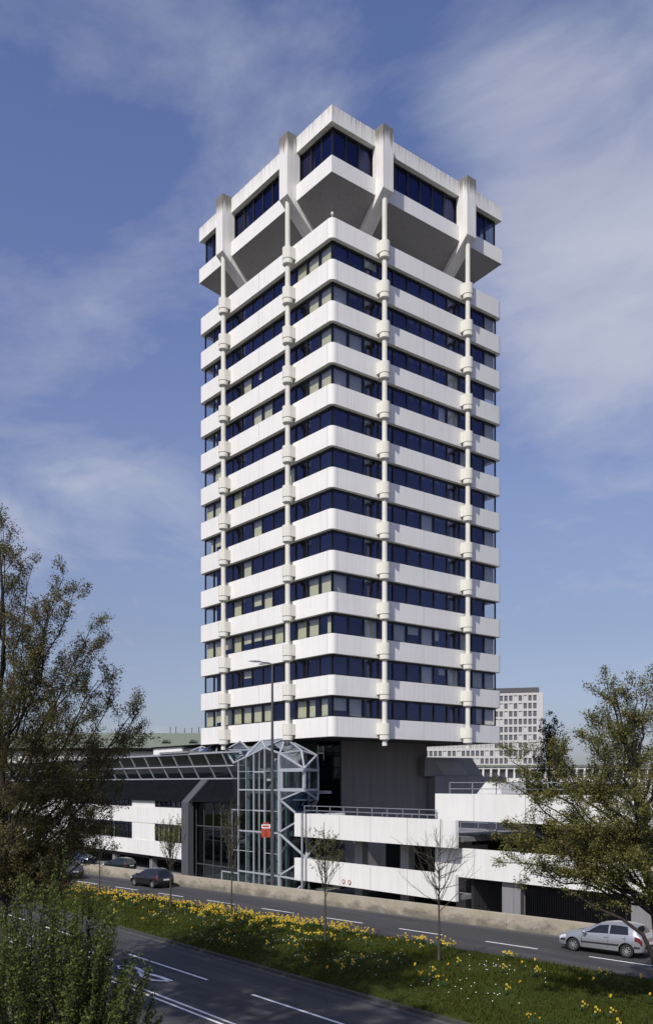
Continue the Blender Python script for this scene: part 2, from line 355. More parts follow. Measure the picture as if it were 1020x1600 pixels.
for k, z in enumerate(BZ):
    mb = MB(); ring(mb, z, z+BH, 0, .5, .45)
    for FC in (LF, RF):
        for s in (.62, 5.45, 10.7, 15.95):
            p, q = FC(s-.012, .0025, z+.01), FC(s+.012, -.05, z+BH-.01)
            mb.box(min(p[0], q[0]), max(p[0], q[0]), min(p[1], q[1]), max(p[1], q[1]), p[2], q[2], 1)
    mb.build('parapet_band', ['white', 'joint'], tower, TO, smooth=40)
# ribbon windows between the bands, three per face and storey
mull = [.46+i*(S-.92)/12 for i in range(13)]
rw = random.Random(5)
def fbox(mb, FC, s0, s1, d0, d1, z0, z1, mi=0):
    p, q = FC(s0, d0, z0), FC(s1, d1, z1)
    mb.box(min(p[0], q[0]), max(p[0], q[0]), min(p[1], q[1]), max(p[1], q[1]), z0, z1, mi)
def ribbon(FC, i0, i1, z0, z1, blinds, name='ribbon_window', gm='glass', setb=.42, fs=None, bm='blind', mw=.15):
    ms = fs or mull[i0:i1+1]
    f = MB(); a, b = ms[0], ms[-1]
    fbox(f, FC, a, b, -setb-.10, -setb+.03, z0, z0+.13); fbox(f, FC, a, b, -setb-.10, -setb+.03, z1-.20, z1)
    for j, s in enumerate(ms):
        l, r = (s, s+mw*.55) if j == 0 else ((s-mw*.55, s) if j == len(ms)-1 else (s-mw/2, s+mw/2))
        fbox(f, FC, l, r, -setb-.097, -setb+.05, z0+.13, z1-.20)
    fo = f.build(name, 'frame', tower, TO)
    g = MB()
    for l, r in zip(ms[:-1], ms[1:]):
        t = rw.uniform(-.004, .004); u = rw.uniform(-.003, .003)
        g.poly([FC(l+.05, -setb-.03+t, z0+.1), FC(r-.05, -setb-.03-t, z0+.1), FC(r-.05, -setb-.03-t+u, z1-.15), FC(l+.05, -setb-.03+t+u, z1-.15)])
    g.build('glazing', gm, fo, TO)
    h = MB(); any_ = False
    for (l, r), c in zip(zip(ms[:-1], ms[1:]), blinds):
        if c <= 0: continue
        any_ = True; w0, w1 = (l+.08, r-.08) if c >= .95 else ((l+.08, l+.08+(r-l)*c) if rw.random() < .5 else (r-.08-(r-l)*c, r-.08))
        zb_ = z0+.06 if rw.random() < .75 else z0+(z1-z0)*rw.uniform(.2, .6); fbox(h, FC, w0, w1, -setb-.24, -setb-.21, zb_, z1-.10)
    if any_: h.build('blind', bm, fo, TO)
# how far the blinds are drawn, storey by storey from the top (as seen through the glass), near corner outwards
LB = {0: '11100 00000 00', 1: '11000 00000 00', 2: '10000 01100 00', 3: '11000 11000 00', 4: '00000 00000 10', 5: '00010 00010 11', 6: '00000 01000 11', 7: '00000 00100 00',
      8: '01000 00100 00', 9: '11000 11010 00', 10: '11101 11111 11', 11: '00000 00100 00', 12: '11100 11111 11'}
RB = {0: '00100 00000 01', 1: '10000 00000 01', 2: '11000 00010 01', 3: '11000 00110 01', 4: '00000 00001 00', 5: '00000 00000 00', 6: '00000 01000 01', 7: '00000 00000 01',
      8: '00000 00000 10', 9: '10000 00000 00', 10: '00101 11101 01', 11: '00000 01110 11', 12: '11000 00000 11'}
for k in range(13):
    z0, z1 = BZ[k]-(PITCH-BH) if k < 12 else None, BZ[k]
    if k == 12: break
    for FC, T in ((LF, LB), (RF, RB)):
        s = T[k if k < 8 else k+1].replace(' ', '')
        vals = [(1.0 if c == '1' else 0.0) for c in s]
        vals = [(.45 if (v and rw.random() < .16) else v) for v in vals]
        for i0, i1 in ((0, 3), (3, 9), (9, 12)):
            ribbon(FC, i0, i1, z0, z1, vals[i0:i1], bm='blind' if FC is LF else 'greyblind')
# round concrete columns with a collar at every storey
collar = MB()
def stadium(mb, r, z0, z1, back):
    pts = [(-r, -back)]+[(r*math.cos(R(a)), r*math.sin(R(a))) for a in range(180, -1, -12)]+[(r, -back)]
    mb.prism([(x, y, z0) for x, y in pts], (0, 0, z1-z0))
stadium(collar, .47, .30, 1.28, .52)
collar.lathe([(0, -.18), (.40, -.18), (.45, -.13), (.45, .235), (.38, .24), (.38, .31)], 28)
collar_me = None
COLD = .53
for FC, rot in ((LF, math.pi), (RF, -math.pi/2)):
    for s in (5.45, 15.95):
        base = FC(s, COLD, 11.2)
        c = MB(); c.tube([FC(s, COLD, 11.2), FC(s, COLD, 58.95)], .225, 20)
        col = c.build('column', 'collar', tower, TO, smooth=40)
        for z in BZ:
            if collar_me is None:
                o = collar.build('collar', 'collar', None, (0, 0, 0), smooth=40); collar_me = o.data
            else:
                o = bpy.data.objects.new('collar', collar_me); C.objects.link(o)
            o.parent = col; p = FC(s, COLD, z); o.location = (p[0]-TO[0], p[1]-TO[1], p[2]-TO[2]); o.rotation_euler = (0, 0, rot)
# the overhanging top storey
mb = MB(); ring(mb, 63.0, 64.36, 0, .55, 0); mb.build('top_parapet', 'parapet', tower, TO)
mb = MB(); ring(mb, 58.8, 60.2, 0, .55, 0); mb.build('top_sill_band', 'white', tower, TO)
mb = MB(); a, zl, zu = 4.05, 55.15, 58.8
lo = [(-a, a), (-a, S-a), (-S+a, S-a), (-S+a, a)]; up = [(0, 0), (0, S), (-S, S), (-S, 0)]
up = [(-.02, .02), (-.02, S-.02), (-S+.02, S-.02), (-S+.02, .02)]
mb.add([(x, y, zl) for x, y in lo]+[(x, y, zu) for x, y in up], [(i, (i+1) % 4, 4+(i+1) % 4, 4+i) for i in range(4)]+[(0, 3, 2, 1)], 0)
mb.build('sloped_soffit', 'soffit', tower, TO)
for FC in (LF, RF):
    pr = [(1.0, 64.48), (1.0, 59.02), (-4.0, 54.62), (-4.0, 55.5), (-.35, 59.0), (-.35, 64.48)]
    for s in (5.45, 15.95):
        mb = MB(); p0 = [FC(s-.6, d, z) for d, z in pr]; e = Vector(FC(s+.6, 0, 0))-Vector(FC(s-.6, 0, 0))
        mb.prism(p0, e); mb.build('pillar', 'crown', tower, TO)
    for a0, a1, n in ((.5, 4.85, 3), (6.05, 15.35, 6), (16.55, S-.5, 3)):
        ribbon(FC, 0, 0, 60.2, 63.0, [0]*n, 'top_window', 'crownglass', .5, [a0+(a1-a0)*i/n for i in range(n+1)], mw=.2)
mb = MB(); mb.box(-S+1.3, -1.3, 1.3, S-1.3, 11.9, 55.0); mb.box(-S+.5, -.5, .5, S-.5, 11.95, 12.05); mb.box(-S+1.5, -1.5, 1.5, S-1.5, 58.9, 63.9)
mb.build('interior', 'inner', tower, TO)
mb = MB(); mb.box(-S+.45, -.45, .45, S-.45, 55.0, 55.05); mb.box(-S+.5, -.5, .5, S-.5, 63.9, 63.95); mb.build('flat_roof', 'greycon', tower, TO)
mb = MB(); mb.box(-15.4, -6.0, 6.0, 17.1, -1.2, 11.93); mb.build('core_wall', 'core', tower, TO)
mb = MB(); mb.box(-9.6, -6.1, 5.93, 5.99, 4.4, 11.9)
co_ = mb.build('core_window', 'carglass', tower, TO)
mb = MB()
for x in (-9.6, -8.4, -7.2, -6.05): mb.box(x-.05, x+.05, 5.9, 5.99, 4.4, 11.9)
for z in (6.9, 9.4): mb.box(-9.55, -6.1, 5.9, 5.98, z-.04, z+.04)
mb.build('frame', 'frame', co_, TO)
mb = MB(); mb.tube([(-.3, .3, 55.1), (-.3, .3, 55.45)], .03, 6, 0); mb.lathe([(0, .32), (.1, .34), (.12, .42), (.09, .55), (0, .6)], 12, 0, (-.3, .3, 55.1)); mb.build('roof_lamp', 'collar', tower, TO, smooth=50)

# ================================================================== parking garage
GO = (22, 4, -1.2)
gar = thing('parking_garage', 'low white concrete parking garage with offset open decks below the tower', 'parking garage', GO)
def gband(x0, x1, y, z0, z1, js):
    mb = MB(); mb.box(x0, x1, y, y+.3, z0, z1)
    for j in js: mb.box(j-.014, j+.014, y-.003, y+.02, z0+.01, z1-.01, 1)
    mb.box(x0, x0+.3, y+.3, y+5, z0, z1-.05)
    mb.build('parapet_band', ['garage', 'joint'], gar, GO)
gband(.22, 17.7, -4, 3.72, 5.55, (2.3, 5.9, 9.4, 13.2, 16.5)); gband(.22, 17.7, -4, .26, 2.0, (5.9, 9.4, 13.2))
gband(14.9, 60, -3, 5.48, 7.25, (18.4, 22.6, 26.8, 31, 35.2, 39.4)); gband(14.9, 60, -3, 1.76, 3.66, (18.4, 22.6, 26.8, 31, 35.2, 39.4))
mb = MB(); mb.box(.5, 17.5, -3.7, 5.6, 4.1, 4.4); mb.box(.5, 17.5, -3.7, 5.6, .3, .6); mb.box(15.3, 60, -2.7, 14, 5.5, 5.8); mb.box(15.3, 60, -2.7, 14, 2.0, 2.3)
mb.build('deck_slab', 'greycon', gar, GO)
for x in (4.8, 10, 15.6):
    mb = MB(); mb.box(x-.45, x+.45, -1.2, -.6, -1.2, 4.1); mb.build('support_pillar', 'midgrey', gar, GO)
for x in (21.2, 30.4, 39.5):
    mb = MB(); mb.box(x-.74, x+.74, -2.66, -2.2, -1.2, 1.75); mb.build('support_pillar', 'greycon', gar, GO); mb = MB(); mb.box(x+2.3, x+3.2, -.4, .2, 2.3, 5.5); mb.build('support_pillar', 'midgrey', gar, GO)
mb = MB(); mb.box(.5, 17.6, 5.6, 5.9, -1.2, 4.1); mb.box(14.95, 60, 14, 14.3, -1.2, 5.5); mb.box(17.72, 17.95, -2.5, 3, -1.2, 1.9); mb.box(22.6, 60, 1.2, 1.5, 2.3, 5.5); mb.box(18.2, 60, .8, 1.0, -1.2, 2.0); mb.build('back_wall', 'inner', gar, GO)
# sloping ramp seen through the upper opening
mb = MB(); mb.prism([(17.0, 3.0, 5.3), (22.5, 3.0, 2.3), (22.5, 3.0, 2.6), (17.0, 3.0, 5.6)], (0, 3, 0)); mb.build('ramp', 'garage', gar, GO)
mb = MB()
for k in range(3): mb.bar((17.0, 2.9, 5.75+.3*k), (22.5, 2.9, 2.75+.3*k), .05)
mb.build('ramp_railing', 'greymetal', gar, GO)
mb = MB()
for k in range(10): mb.box(17.4+.22*k, 17.62+.22*k, 1.0, 1.04, 3.95, 4.10, k % 2)
mb.build('barrier_stripe', ['red', 'signwhite'], gar, GO)
def railing(pts, z0, z1, rows, step, mat='greymetal'):
    mb = MB()
    for a, b in zip(pts[:-1], pts[1:]):
        A = Vector((*a, 0)); B = Vector((*b, 0)); n = max(1, round((B-A).length/step))
        for i in range(n+1):
            p = A.lerp(B, i/n); mb.bar((p.x, p.y, z0), (p.x, p.y, z1), .05)
        for q in range(rows):
            z = z1-(z1-z0)*.42*q; mb.bar((A.x, A.y, z), (B.x, B.y, z), .05)
    return mb
railing([(.5, -3.2), (15.2, -3.2)], 5.3, 6.15, 2, 1.6).build('deck_railing', 'greymetal', gar, GO)
railing([(2.5, 3.4), (14.8, 3.4)], 4.4, 5.5, 3, 1.8).build('deck_railing', 'greymetal', gar, GO)
railing([(15.6, -2.3), (38, -2.3)], 7.0, 8.0, 2, 2.0).build('deck_railing', 'greymetal', gar, GO)
mb = MB()
x = 17.95
while x < 44:
    if not any(abs(x-c) < .75 for c in (21.2, 30.4, 39.5)): mb.box(x-.011, x+.011, -2.72, -2.69, -1.0, 1.78)
    x += .17
mb.box(17.9, 44, -2.74, -2.70, -.62, -.52); mb.build('bar_grille', 'frame', gar, GO)
mb = MB(); mb.tube([(1.35, -4.09, -1.2), (1.35, -4.09, 5.6)], .09, 10); mb.build('drain_pipe', 'greymetal', gar, GO, smooth=40)
mb = MB(); mb.prism([(17.3, -1.5, 7.25), (19.4, -1.5, 7.25), (19.4, -1.5, 8.05), (18.1, -1.5, 8.05)], (0, 2.5, 0)); mb.build('stair_hood', 'garage', gar, GO)
for i, x in enumerate((6.4, 7.1)):
    r = thing('round_sign', ('round red-rimmed traffic sign low on the white garage band, nearer the sapling', 'round red-rimmed traffic sign low on the white garage band, the right one of the pair')[i], 'traffic sign', (x, -4.06, .62), 0, 'round signs on the garage band')
    mb = MB(); mb.lathe([(.13, -.02), (.13, .02), (0, .02)], 24, 0, (x, -4.03, .62), 'y'); mb.lathe([(0, -.021), (.13, -.021)], 24, 0, (x, -4.03, .62), 'y'); mb.build('disc', 'signwhite', r, (x, -4.06, .62))
    mb = MB(); mb.lathe([(.16, -.03), (.16, .01), (.115, .01), (.115, -.03), (.16, -.03)], 24, 0, (x, -4.04, .62), 'y'); mb.build('rim', 'dullred', r, (x, -4.06, .62))

# ================================================================== glass stair atrium
AO = (-6, -1, -1.2)
atr = thing('glass_atrium', 'faceted glass stair hall with white steel frame at the foot of the tower', 'glass hall', AO)
V3 = {'L': (-10.3, -3, 9.8), 'V': (-8.3, -3, 10.27), 'K': (-5.35, -3, 11.02), 'Rr': (-3.19, -3, 10.47), 'M1': (-10.3, 0, 11.9), 'N2': (-12.2, 0, 11.08), 'M2': (-13.74, 0, 11.97), 'N1': (-16.47, 0, 11.2),
      'T': (-6.5, 0, 11.93), 'P2': (-2.2, -1.5, 10.72), 'P3': (-2.0, 0, 10.34), 'P4': (.2, -3, 9.15), 'Bq': (-3.1, -3, 9.08), 'Bc': (-1.81, 0, 9.08), 'bq': (-3.1, -3, 7.42), 'bm': (.2, -3, 7.42), 'bc': (-1.81, 0, 7.42),
      'A': (-3.1, -3, 6.56), 'Cc': (-1.9, 0, 6.55), 'D': (-1.0, -3, 5.54), 'E': (-2.8, 0, 5.55)}
fac = MB(); bars = MB(); edges = set()
def facet(*ks, w=.13):
    fac.poly([V3[k] for k in ks])
    for a, b in zip(ks, ks[1:]+ks[:1]):
        e = tuple(sorted((a, b)))
        if e not in edges: edges.add(e); bars.bar(V3[a], V3[b], w, w)
for ks in (('L', 'V', 'N2', 'N1'), ('N1', 'N2', 'M2'), ('V', 'K', 'M1'), ('V', 'M1', 'N2'), ('K', 'Rr', 'T'), ('K', 'T', 'M1'), ('T', 'Rr', 'P2'), ('Rr', 'P4', 'P2'), ('P2', 'P4', 'P3'), ('T', 'P2', 'P3'), ('Rr', 'Bq', 'P4'), ('P4', 'Bc', 'P3'),
           ('bq', 'bm', 'A'), ('A', 'bm', 'Cc'), ('bm', 'bc', 'Cc'), ('A', 'Cc', 'E', 'D')): facet(*ks)
fac.build('roof_glazing', 'roofglass', atr, AO)
bars.build('roof_frame', 'whitemetal', atr, AO)
mb = MB()
mb.poly([(-3.1, -3, 7.42), (.2, -3, 7.42), (.2, -3, 9.08), (-3.1, -3, 9.08)]); mb.poly([(.2, -3, 7.42), (-1.81, 0, 7.42), (-1.81, 0, 9.08), (.2, -3, 9.08)]); mb.build('bay_window', 'atrglass', atr, AO)
mb = MB()
for z in (7.42, 9.05): mb.box(-3.1, .3, -3.1, -2.92, z-.14, z+.14); mb.bar((.2, -2.95, z), (-1.81, 0, z), .16, .2)
mb.box(.08, .34, -3.11, -2.93, 7.56, 8.91); mb.box(-3.0, -2.72, -3.09, -2.93, 7.56, 8.91); mb.bar((-1.81, 0, 7.4), (-1.81, 0, 9.1), .12); mb.build('bay_frame', 'whitemetal', atr, AO)
mb = MB()
fx = [-9.46, -7.02, -5.35, -3.19]; ztop = lambda x: 10.0+(x+9.46)*.248 if x < -5.35 else 11.02-(x+5.35)*.255
for x in fx: mb.box(x-.05, x+.05, -3.08, -2.93, -1.2, ztop(x)-.02)
mb.box(-3.30, -3.06, -3.12, -2.9, -1.2, 10.4)
for z in (7.39, 3.77, .18): mb.box(-9.46, -3.19, -3.075, -2.935, z-.06, z+.06)
for x in (-8.24, -6.18, -4.27): mb.box(x-.022, x+.022, -3.05, -2.96, -1.2, ztop(x)-.1)
for z in (9.0, 5.6, 2.0): mb.box(-9.4, -7.08, -3.05, -2.95, z-.025, z+.025); mb.box(-5.3, -3.3, -3.05, -2.95, z-.025, z+.025)
for z in (8.95, 5.6): mb.box(-7.0, -5.37, -3.07, -2.94, z-.06, z+.06)
for z, x in ((5.6, -10.6), (2.0, -10.6)): mb.box(x, -9.5, -3.07, -2.94, z-.05, z+.05)
mb.box(-10.62, -10.52, -3.06, -2.95, -1.2, 5.6); mb.box(-12.3, -9.5, -3.05, -2.96, -.12, -.02); mb.box(-12.3, -12.2, -3.05, -2.96, -1.2, -.05)
mb.build('front_frame', 'whitemetal', atr, AO)
mb = MB()
for a, b in zip(fx[:-1], fx[1:]): mb.poly([(a, -3, -1.2), (b, -3, -1.2), (b, -3, ztop(b)), (a, -3, ztop(a))])
mb.poly([(-10.6, -3, -1.2), (-9.46, -3, -1.2), (-9.46, -3, 10.0), (-10.3, -3, 9.8)])
mb.poly([(-3.19, -3, -1.2), (-2.0, 0, -1.2), (-2.0, 0, 6.0), (-3.19, -3, 6.5)])
mb.build('front_glazing', 'atrglass', atr, AO)
mb = MB()
for x, y, r in ((-8.9, -2.3, .14), (-8.6, -1.4, .1), (-6.5, -2.2, .15), (-4.6, -2.2, .22), (-4.0, -1.6, .2), (-4.3, -.6, .14), (-9.2, .6, .2), (-7.6, .9, .12), (-5.9, .8, .2), (-3.6, .4, .12)): mb.tube([(x, y, -1.2), (x, y, 10.0)], r, 10)
mb.build('inner_column', 'greymetal', atr, AO, smooth=40)
mb = MB()
for z in (-.1, 3.6, 7.2): mb.box(-10.2, -3.6, -1.6, 2.9, z-.15, z+.1)
for k in range(3):
    z = .0+3.6*k; mb.prism([(-8.5, -.8, z), (-4.2, -.8, z+3.6), (-4.2, -.8, z+3.3), (-8.5, -.8, z-.3)], (0, 1.1, 0))
mb.build('stair', 'greycon', atr, AO)
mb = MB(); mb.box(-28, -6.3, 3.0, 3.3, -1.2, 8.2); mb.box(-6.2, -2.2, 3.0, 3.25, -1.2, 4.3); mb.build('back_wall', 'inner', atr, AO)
mb = MB()
tr = [((-3.19, -3.05, 3.85), (.15, -3.05, 5.15)), ((-3.19, -3.05, 3.75), (.3, -2.9, 1.95)), ((-3.19, -3.05, .25), (.15, -3.05, 1.7)), ((-3.19, -3.05, .2), (.2, -2.9, .05)), ((-1.6, -3.05, -1.2), (.3, -3.0, -.1)), ((-.4, -2.9, -1.2), (.3, -2.9, .2)),
      ((-.55, -2.2, 3.6), (.35, -2.9, 2.0)), ((.35, -2.9, 2.0), (1.5, -2.2, 3.6))]
for a, b in tr: mb.bar(a, b, .14)
mb.build('truss', 'whitemetal', atr, AO)
mb = MB(); mb.tube([(-2.0, .1, 9.1), (-2.0, .1, 11.2)], .025, 6); mb.bar((-2.0, .1, 10.5), (-1.2, .1, 10.5), .10); mb.bar((-1.2, .1, 9.9), (-1.2, .1, 11.1), .04); mb.build('aerial', 'mast', atr, AO)

# ================================================================== low wing with glass clerestory
WO = (-45, 5, -1.2)
wing = thing('office_wing', 'long low white office wing with dark sheet roof and leaning glass clerestory', 'office wing', WO)
WX0, WX1 = -110, -20.0
for z0, z1 in ((3.80, 5.50), (.40, 1.98)):
    mb = MB(); mb.box(WX0, WX1, -2.5, -2.2, z0, z1)
    for x in range(-100, -20, 5): mb.box(x-.012, x+.012, -2.503, -2.45, z0+.01, z1-.01, 1)
    mb.build('parapet_band', ['garage', 'joint'], wing, WO)
rr = random.Random(3)
for z0, z1 in ((1.98, 3.80), (5.50, 6.22)):
    for a0, a1, n_ in ((-26.3, -20.0, 6), (-49.0, -31.45, 16), (-72, -54.2, 16), (-95, -77.2, 16)):
        f = MB(); f.box(a0, a1, -2.38, -2.30, z0, z0+.1); f.box(a0, a1, -2.38, -2.30, z1-.1, z1); st_ = (a1-a0)/n_
        for k in range(n_+1):
            c_ = min(max(a0+st_*k, a0+.07), a1-.07); f.box(c_-.07, c_+.07, -2.39, -2.29, z0+.1, z1-.1)
        fo = f.build('window', 'frame', wing, WO)
        g = MB(); g.box(a0, a1, -2.33, -2.32, z0+.05, z1-.05); g.build('pane', 'glass', fo, WO)
        h = MB(); n = 0
        for k in range(n_):
            if rr.random() < (.75 if a1 > -21 else .4): h.box(a0+st_*k+.12, a0+st_*(k+1)-.12-(.3 if rr.random() < .3 else 0), -2.1, -2.07, z0+.1, z1-.1); n = 1
        if n: h.build('blind', 'blind', fo, WO)
    for a0, a1 in ((-31.45, -26.3), (-54.2, -49.0), (-77.2, -72)):
        mb = MB(); mb.box(a0, a1, -2.46, -2.15, z0, z1); mb.build('wall_panel', 'garage', wing, WO)
mb = MB(); mb.box(WX0, WX1, -2.0, -1.7, 0, 6.3); mb.build('inner_wall', 'inner', wing, WO)
mb = MB(); mb.box(WX0, WX1, 3.5, 3.8, -1.2, .4); mb.box(WX0, WX1, -2.2, 3.5, .42, .6); mb.build('undercroft_wall', 'inner', wing, WO)
for x in range(-100, -21, 9):
    mb = MB(); mb.box(x-.3, x+.3, -2.0, -1.4, -1.2, .4); mb.build('support_pillar', 'greycon', wing, WO)
mb = MB(); mb.prism([(WX0, -2.75, 6.18), (WX0, -.42, 8.40), (WX0, 1.0, 8.40), (WX0, 1.0, 6.25), (WX0, -2.4, 6.25)], (-11.2-WX0, 0, 0)); mb.build('sheet_roof', 'slate', wing, WO)
mb = MB(); mb.box(-19.9, -18.6, -2.9, -2.3, -1.2, 6.12); mb.prism([(-19.9, -2.9, 6.12), (-19.9, -2.5, 6.12), (-19.9, -.45, 8.38), (-19.9, -.62, 8.38)], (1.3, 0, 0)); mb.build('pier', 'pier', wing, WO)
# leaning clerestory glazing
def cl(x, t): return (x, -.42-1.3*t, 8.42+2.45*t)
g = MB(); b = MB(); xs = [-11.2-3.15*i for i in range(26)]
for a, c in zip(xs[:-1], xs[1:]):
    for t0, t1 in ((0, .5), (.5, 1)): g.poly([cl(c, t0), cl(a, t0), cl(a, t1), cl(c, t1)])
for i, x in enumerate(xs): b.bar(cl(x, 0), cl(x, 1), .12 if i else .34, .14)
for t in (0, .5, 1): b.bar(cl(xs[0], t), cl(xs[-1], t), .11)
for k in range(12): b.box(-11.3, -11.0, *sorted((cl(0, k/12)[1]-.14, cl(0, k/12)[1]+.02)), cl(0, k/12)[2], cl(0, k/12)[2]+.10)
go = g.build('clerestory', 'atrglass', wing, WO); b.build('mullion', 'whitemetal', go, WO)
mb = MB(); mb.box(WX0, -14.2, -1.7, 14, 10.86, 11.0); mb.box(WX0, -11.6, 2.2, 2.4, 8.4, 10.86); mb.build('flat_roof', 'greycon', wing, WO)
# dark glazed link between wing and atrium
mb = MB(); mb.box(-18.55, -10.7, -2.02, -2.0, -1.2, 6.1); lk = mb.build('link_glazing', 'atrglass', wing, WO)
mb = MB()
for x in (-18.5, -17.0, -15.3, -13.9, -12.6, -11.5): mb.box(x-.04, x+.04, -2.08, -1.98, -1.2, 6.1)
for z in (3.85, .16): mb.box(-18.55, -10.7, -2.07, -1.99, z-.05, z+.05)
mb.build('frame', 'mast', lk, WO)
mb = MB(); mb.box(-26.3, -20.4, -1.9, 2.0, 11.0, 11.2); mb.build('skylight_kerb', 'greycon', wing, WO)
def pyramid(x, y, w, d, z, h, label):
    t = thing('pyramid_skylight', label, 'skylight', (x, y, z))
    b4 = [(x-w/2, y-d/2, z), (x+w/2, y-d/2, z), (x+w/2, y+d/2, z), (x-w/2, y+d/2, z)]; ap = (x, y, z+h)
    g = MB(); f = MB()
    for i in range(4): g.poly([b4[i], b4[(i+1) % 4], ap]); f.bar(b4[i], ap, .12); f.bar(b4[i], b4[(i+1) % 4], .12)
    g.build('glazing', 'roofglass', t, (x, y, z)); f.build('frame', 'whitemetal', t, (x, y, z))
pyramid(-25.6, 2.8, 3.6, 3.2, 11.0, .95, 'small glass pyramid skylight with white edges, farther left on the wing roof')
pyramid(-20.2, 1.5, 4.4, 3.2, 11.0, 1.1, 'glass pyramid skylight on the wing roof next to the atrium roof')
mb = MB(); mb.box(-50.3, -42.7, 10, 16, 11.0, 12.62); mb.box(-42.68, -38.7, 10.3, 16, 11.0, 12.4, 1); mb.box(-50.5, -38.5, 9.8, 16.2, 12.62, 12.8, 2); tag(mb.build('roof_house', ['garage', 'greycon', 'slate'], None, (-45, 13, 11)), 'white and grey plant house standing on the flat roof of the wing', 'plant house')

# ================================================================== annex, far buildings
NO = (-10, 22, -1.2)
an = thing('concrete_annex', 'grey concrete annex with sloped parapet behind the tower core', 'annex', NO)
mb = MB(); mb.box(-16, -5, 17.2, 28, -1.2, 8.68); mb.build('wall', 'greycon', an, NO)
mb = MB(); pr = [(-5.2, 16.0, 8.68), (-5.2, 24.6, 8.68), (-5.2, 22.8, 10.6), (-5.2, 16.0, 10.55)]; mb.prism(pr, (-6, 0, 0)); mb.build('sloped_block', 'greycon', an, NO)
mb = MB(); mb.prism([(-5.17, 18.6, 8.75), (-5.17, 22.4, 8.75), (-5.17, 20.9, 10.15), (-5.17, 17.4, 10.15)], (-.4, 0, 0)); mb.build('recess_panel', 'soffit', an, NO)
mb = MB(); mb.box(-5.02, -4.97, 17.6, 20.4, 5.4, 6.9); mb.build('window', 'winddark', an, NO)

def local(loc, rz):
    m = Matrix.Translation(loc) @ Matrix.Rotation(rz, 4, 'Z'); return m
# concrete slab high-rise, far away
ang = R(51.4-14)
hr = thing('slab_building', 'distant pale concrete slab block with a grid of small windows', 'high-rise', (-177.3, 251.7, -2), ang)
mb = MB(); mb.box(-80, 2.6, .4, 14, 0, 47.6); mb.build('wall', 'farwall', hr)
mb = MB(); mb.box(-78, .8, 2, 12, 47.62, 50.0); mb.build('roof_storey', 'farroof', hr)
mb = MB()
for i in range(42): x = .2-1.95*i; mb.box(x-.28, x+.28, 0, .4, 0, 47.0)
for k in range(14): z = 47.0-3.25*k; mb.box(-80, 2.6, -.05, .4, z-.35, z+.6)
mb.box(.5, 2.62, -.3, .4, 0, 47.6); mb.build('facade_grid', 'fargrid', hr)
wm = MB(); wm.box(-.66, .66, .30, .39, 0, 2.0); wme = None; r2 = random.Random(8)
wl = MB(); wl.box(-.66, .66, .30, .39, 0, 2.0); wle = None
n = 0
for k in range(11):
    for i in range(24):
        if k < 7 and i > 8: continue
        if n >= 100: break
        x = -.78-1.95*i; z = 47.0-3.25*(k+1)+.68; light = r2.random() < .2
        if light:
            if wle is None: o = wl.build('window', 'greyblind', hr); wle = o.data
            else: o = bpy.data.objects.new('window', wle); C.objects.link(o); o.parent = hr
        else:
            if wme is None: o = wm.build('window', 'farpane', hr); wme = o.data
            else: o = bpy.data.objects.new('window', wme); C.objects.link(o); o.parent = hr
        o.location = (x, 0, z); n += 1
        if k == 0: o.scale = (1, 1, 1.1)
# long low block behind the garage
lb = thing('low_building', 'long low building with a row of white-framed windows under a green roof edge', 'building', (-96.8, 128.1, -1.2), R(51.4))
mb = MB(); mb.box(-20, 55, .3, 12, 0, 9.6); mb.build('wall', 'pale', lb)
mb = MB(); mb.box(-20, 55, .1, 12, 9.6, 10.6); mb.build('sill', 'offwhite', lb)
mb = MB(); mb.box(-20.2, 55.2, -.2, 12.2, 13.45, 14.0); mb.build('roof', 'copper', lb)
mb = MB(); mb.box(-20, 55, .9, 12, 10.6, 13.45); mb.build('window_recess', 'winddark', lb)
mb = MB()
for i in range(38): x = -20+2.0*i; mb.box(x-.22, x+.22, .12, .9, 10.6, 13.4); mb.box(x-.08, x+.08, -.05, .12, 10.6, 13.4)
mb.box(-20, 55, .1, .9, 12.95, 13.42); mb.build('window_frame', 'offwhite', lb)
fe = thing('bar_fence', 'dark fence of upright bars in front of the low building', 'fence', (-94, 124, -1.2), R(51.4))
mb = MB()
for i in range(90): x = -6+.5*i; mb.box(x-.06, x+.06, -.05, .05, 0, 9.0)
mb.box(-6, 39, -.08, .08, 8.9, 9.1); mb.box(-6, 39, .1, .2, 0, 8.8); mb.build('bars', 'frame', fe)
# copper roofed hall on the left
ch = thing('copper_roof_hall', 'old hall with a green patinated copper roof behind the low wing', 'building', (-75, 27, -1.2), R(51.4))
mb = MB(); mb.box(-34, 40, .6, 14, 0, 15.0); mb.build('wall', 'pale', ch)
mb = MB(); mb.prism([(-34.5, 0, 15.1), (-34.5, 6, 17.95), (-34.5, 9, 17.95), (-34.5, 15, 15.1)], (75, 0, 0)); mb.build('roof', 'copper', ch)
mb = MB(); mb.box(-34.6, 40.6, -.2, .3, 14.6, 15.12); mb.build('eave', 'slate', ch)
for x in (-15, -6.5, -1.9, 2.7, 8):
    mb = MB(); mb.prism([(x+.75*math.cos(R(a)), 1.6, 16.15+.55*math.sin(R(a))) for a in range(0, 181, 30)], (0, 2.5, 0)); d = mb.build('dormer', 'copper', ch)
    mb = MB(); mb.prism([(x+.55*math.cos(R(a)), 1.57, 16.17+.40*math.sin(R(a))) for a in range(0, 181, 30)], (0, .05, 0)); mb.build('opening', 'winddark', d)
mb = MB()
for x in (-2.2, -1.2, .3, 1.6, 2.8, 4.1): mb.tube([(x, 8, 17.9), (x, 8, 18.9+.5*((x*7) % 1))], .06, 5)
mb.build('lightning_rod', 'frame', ch)
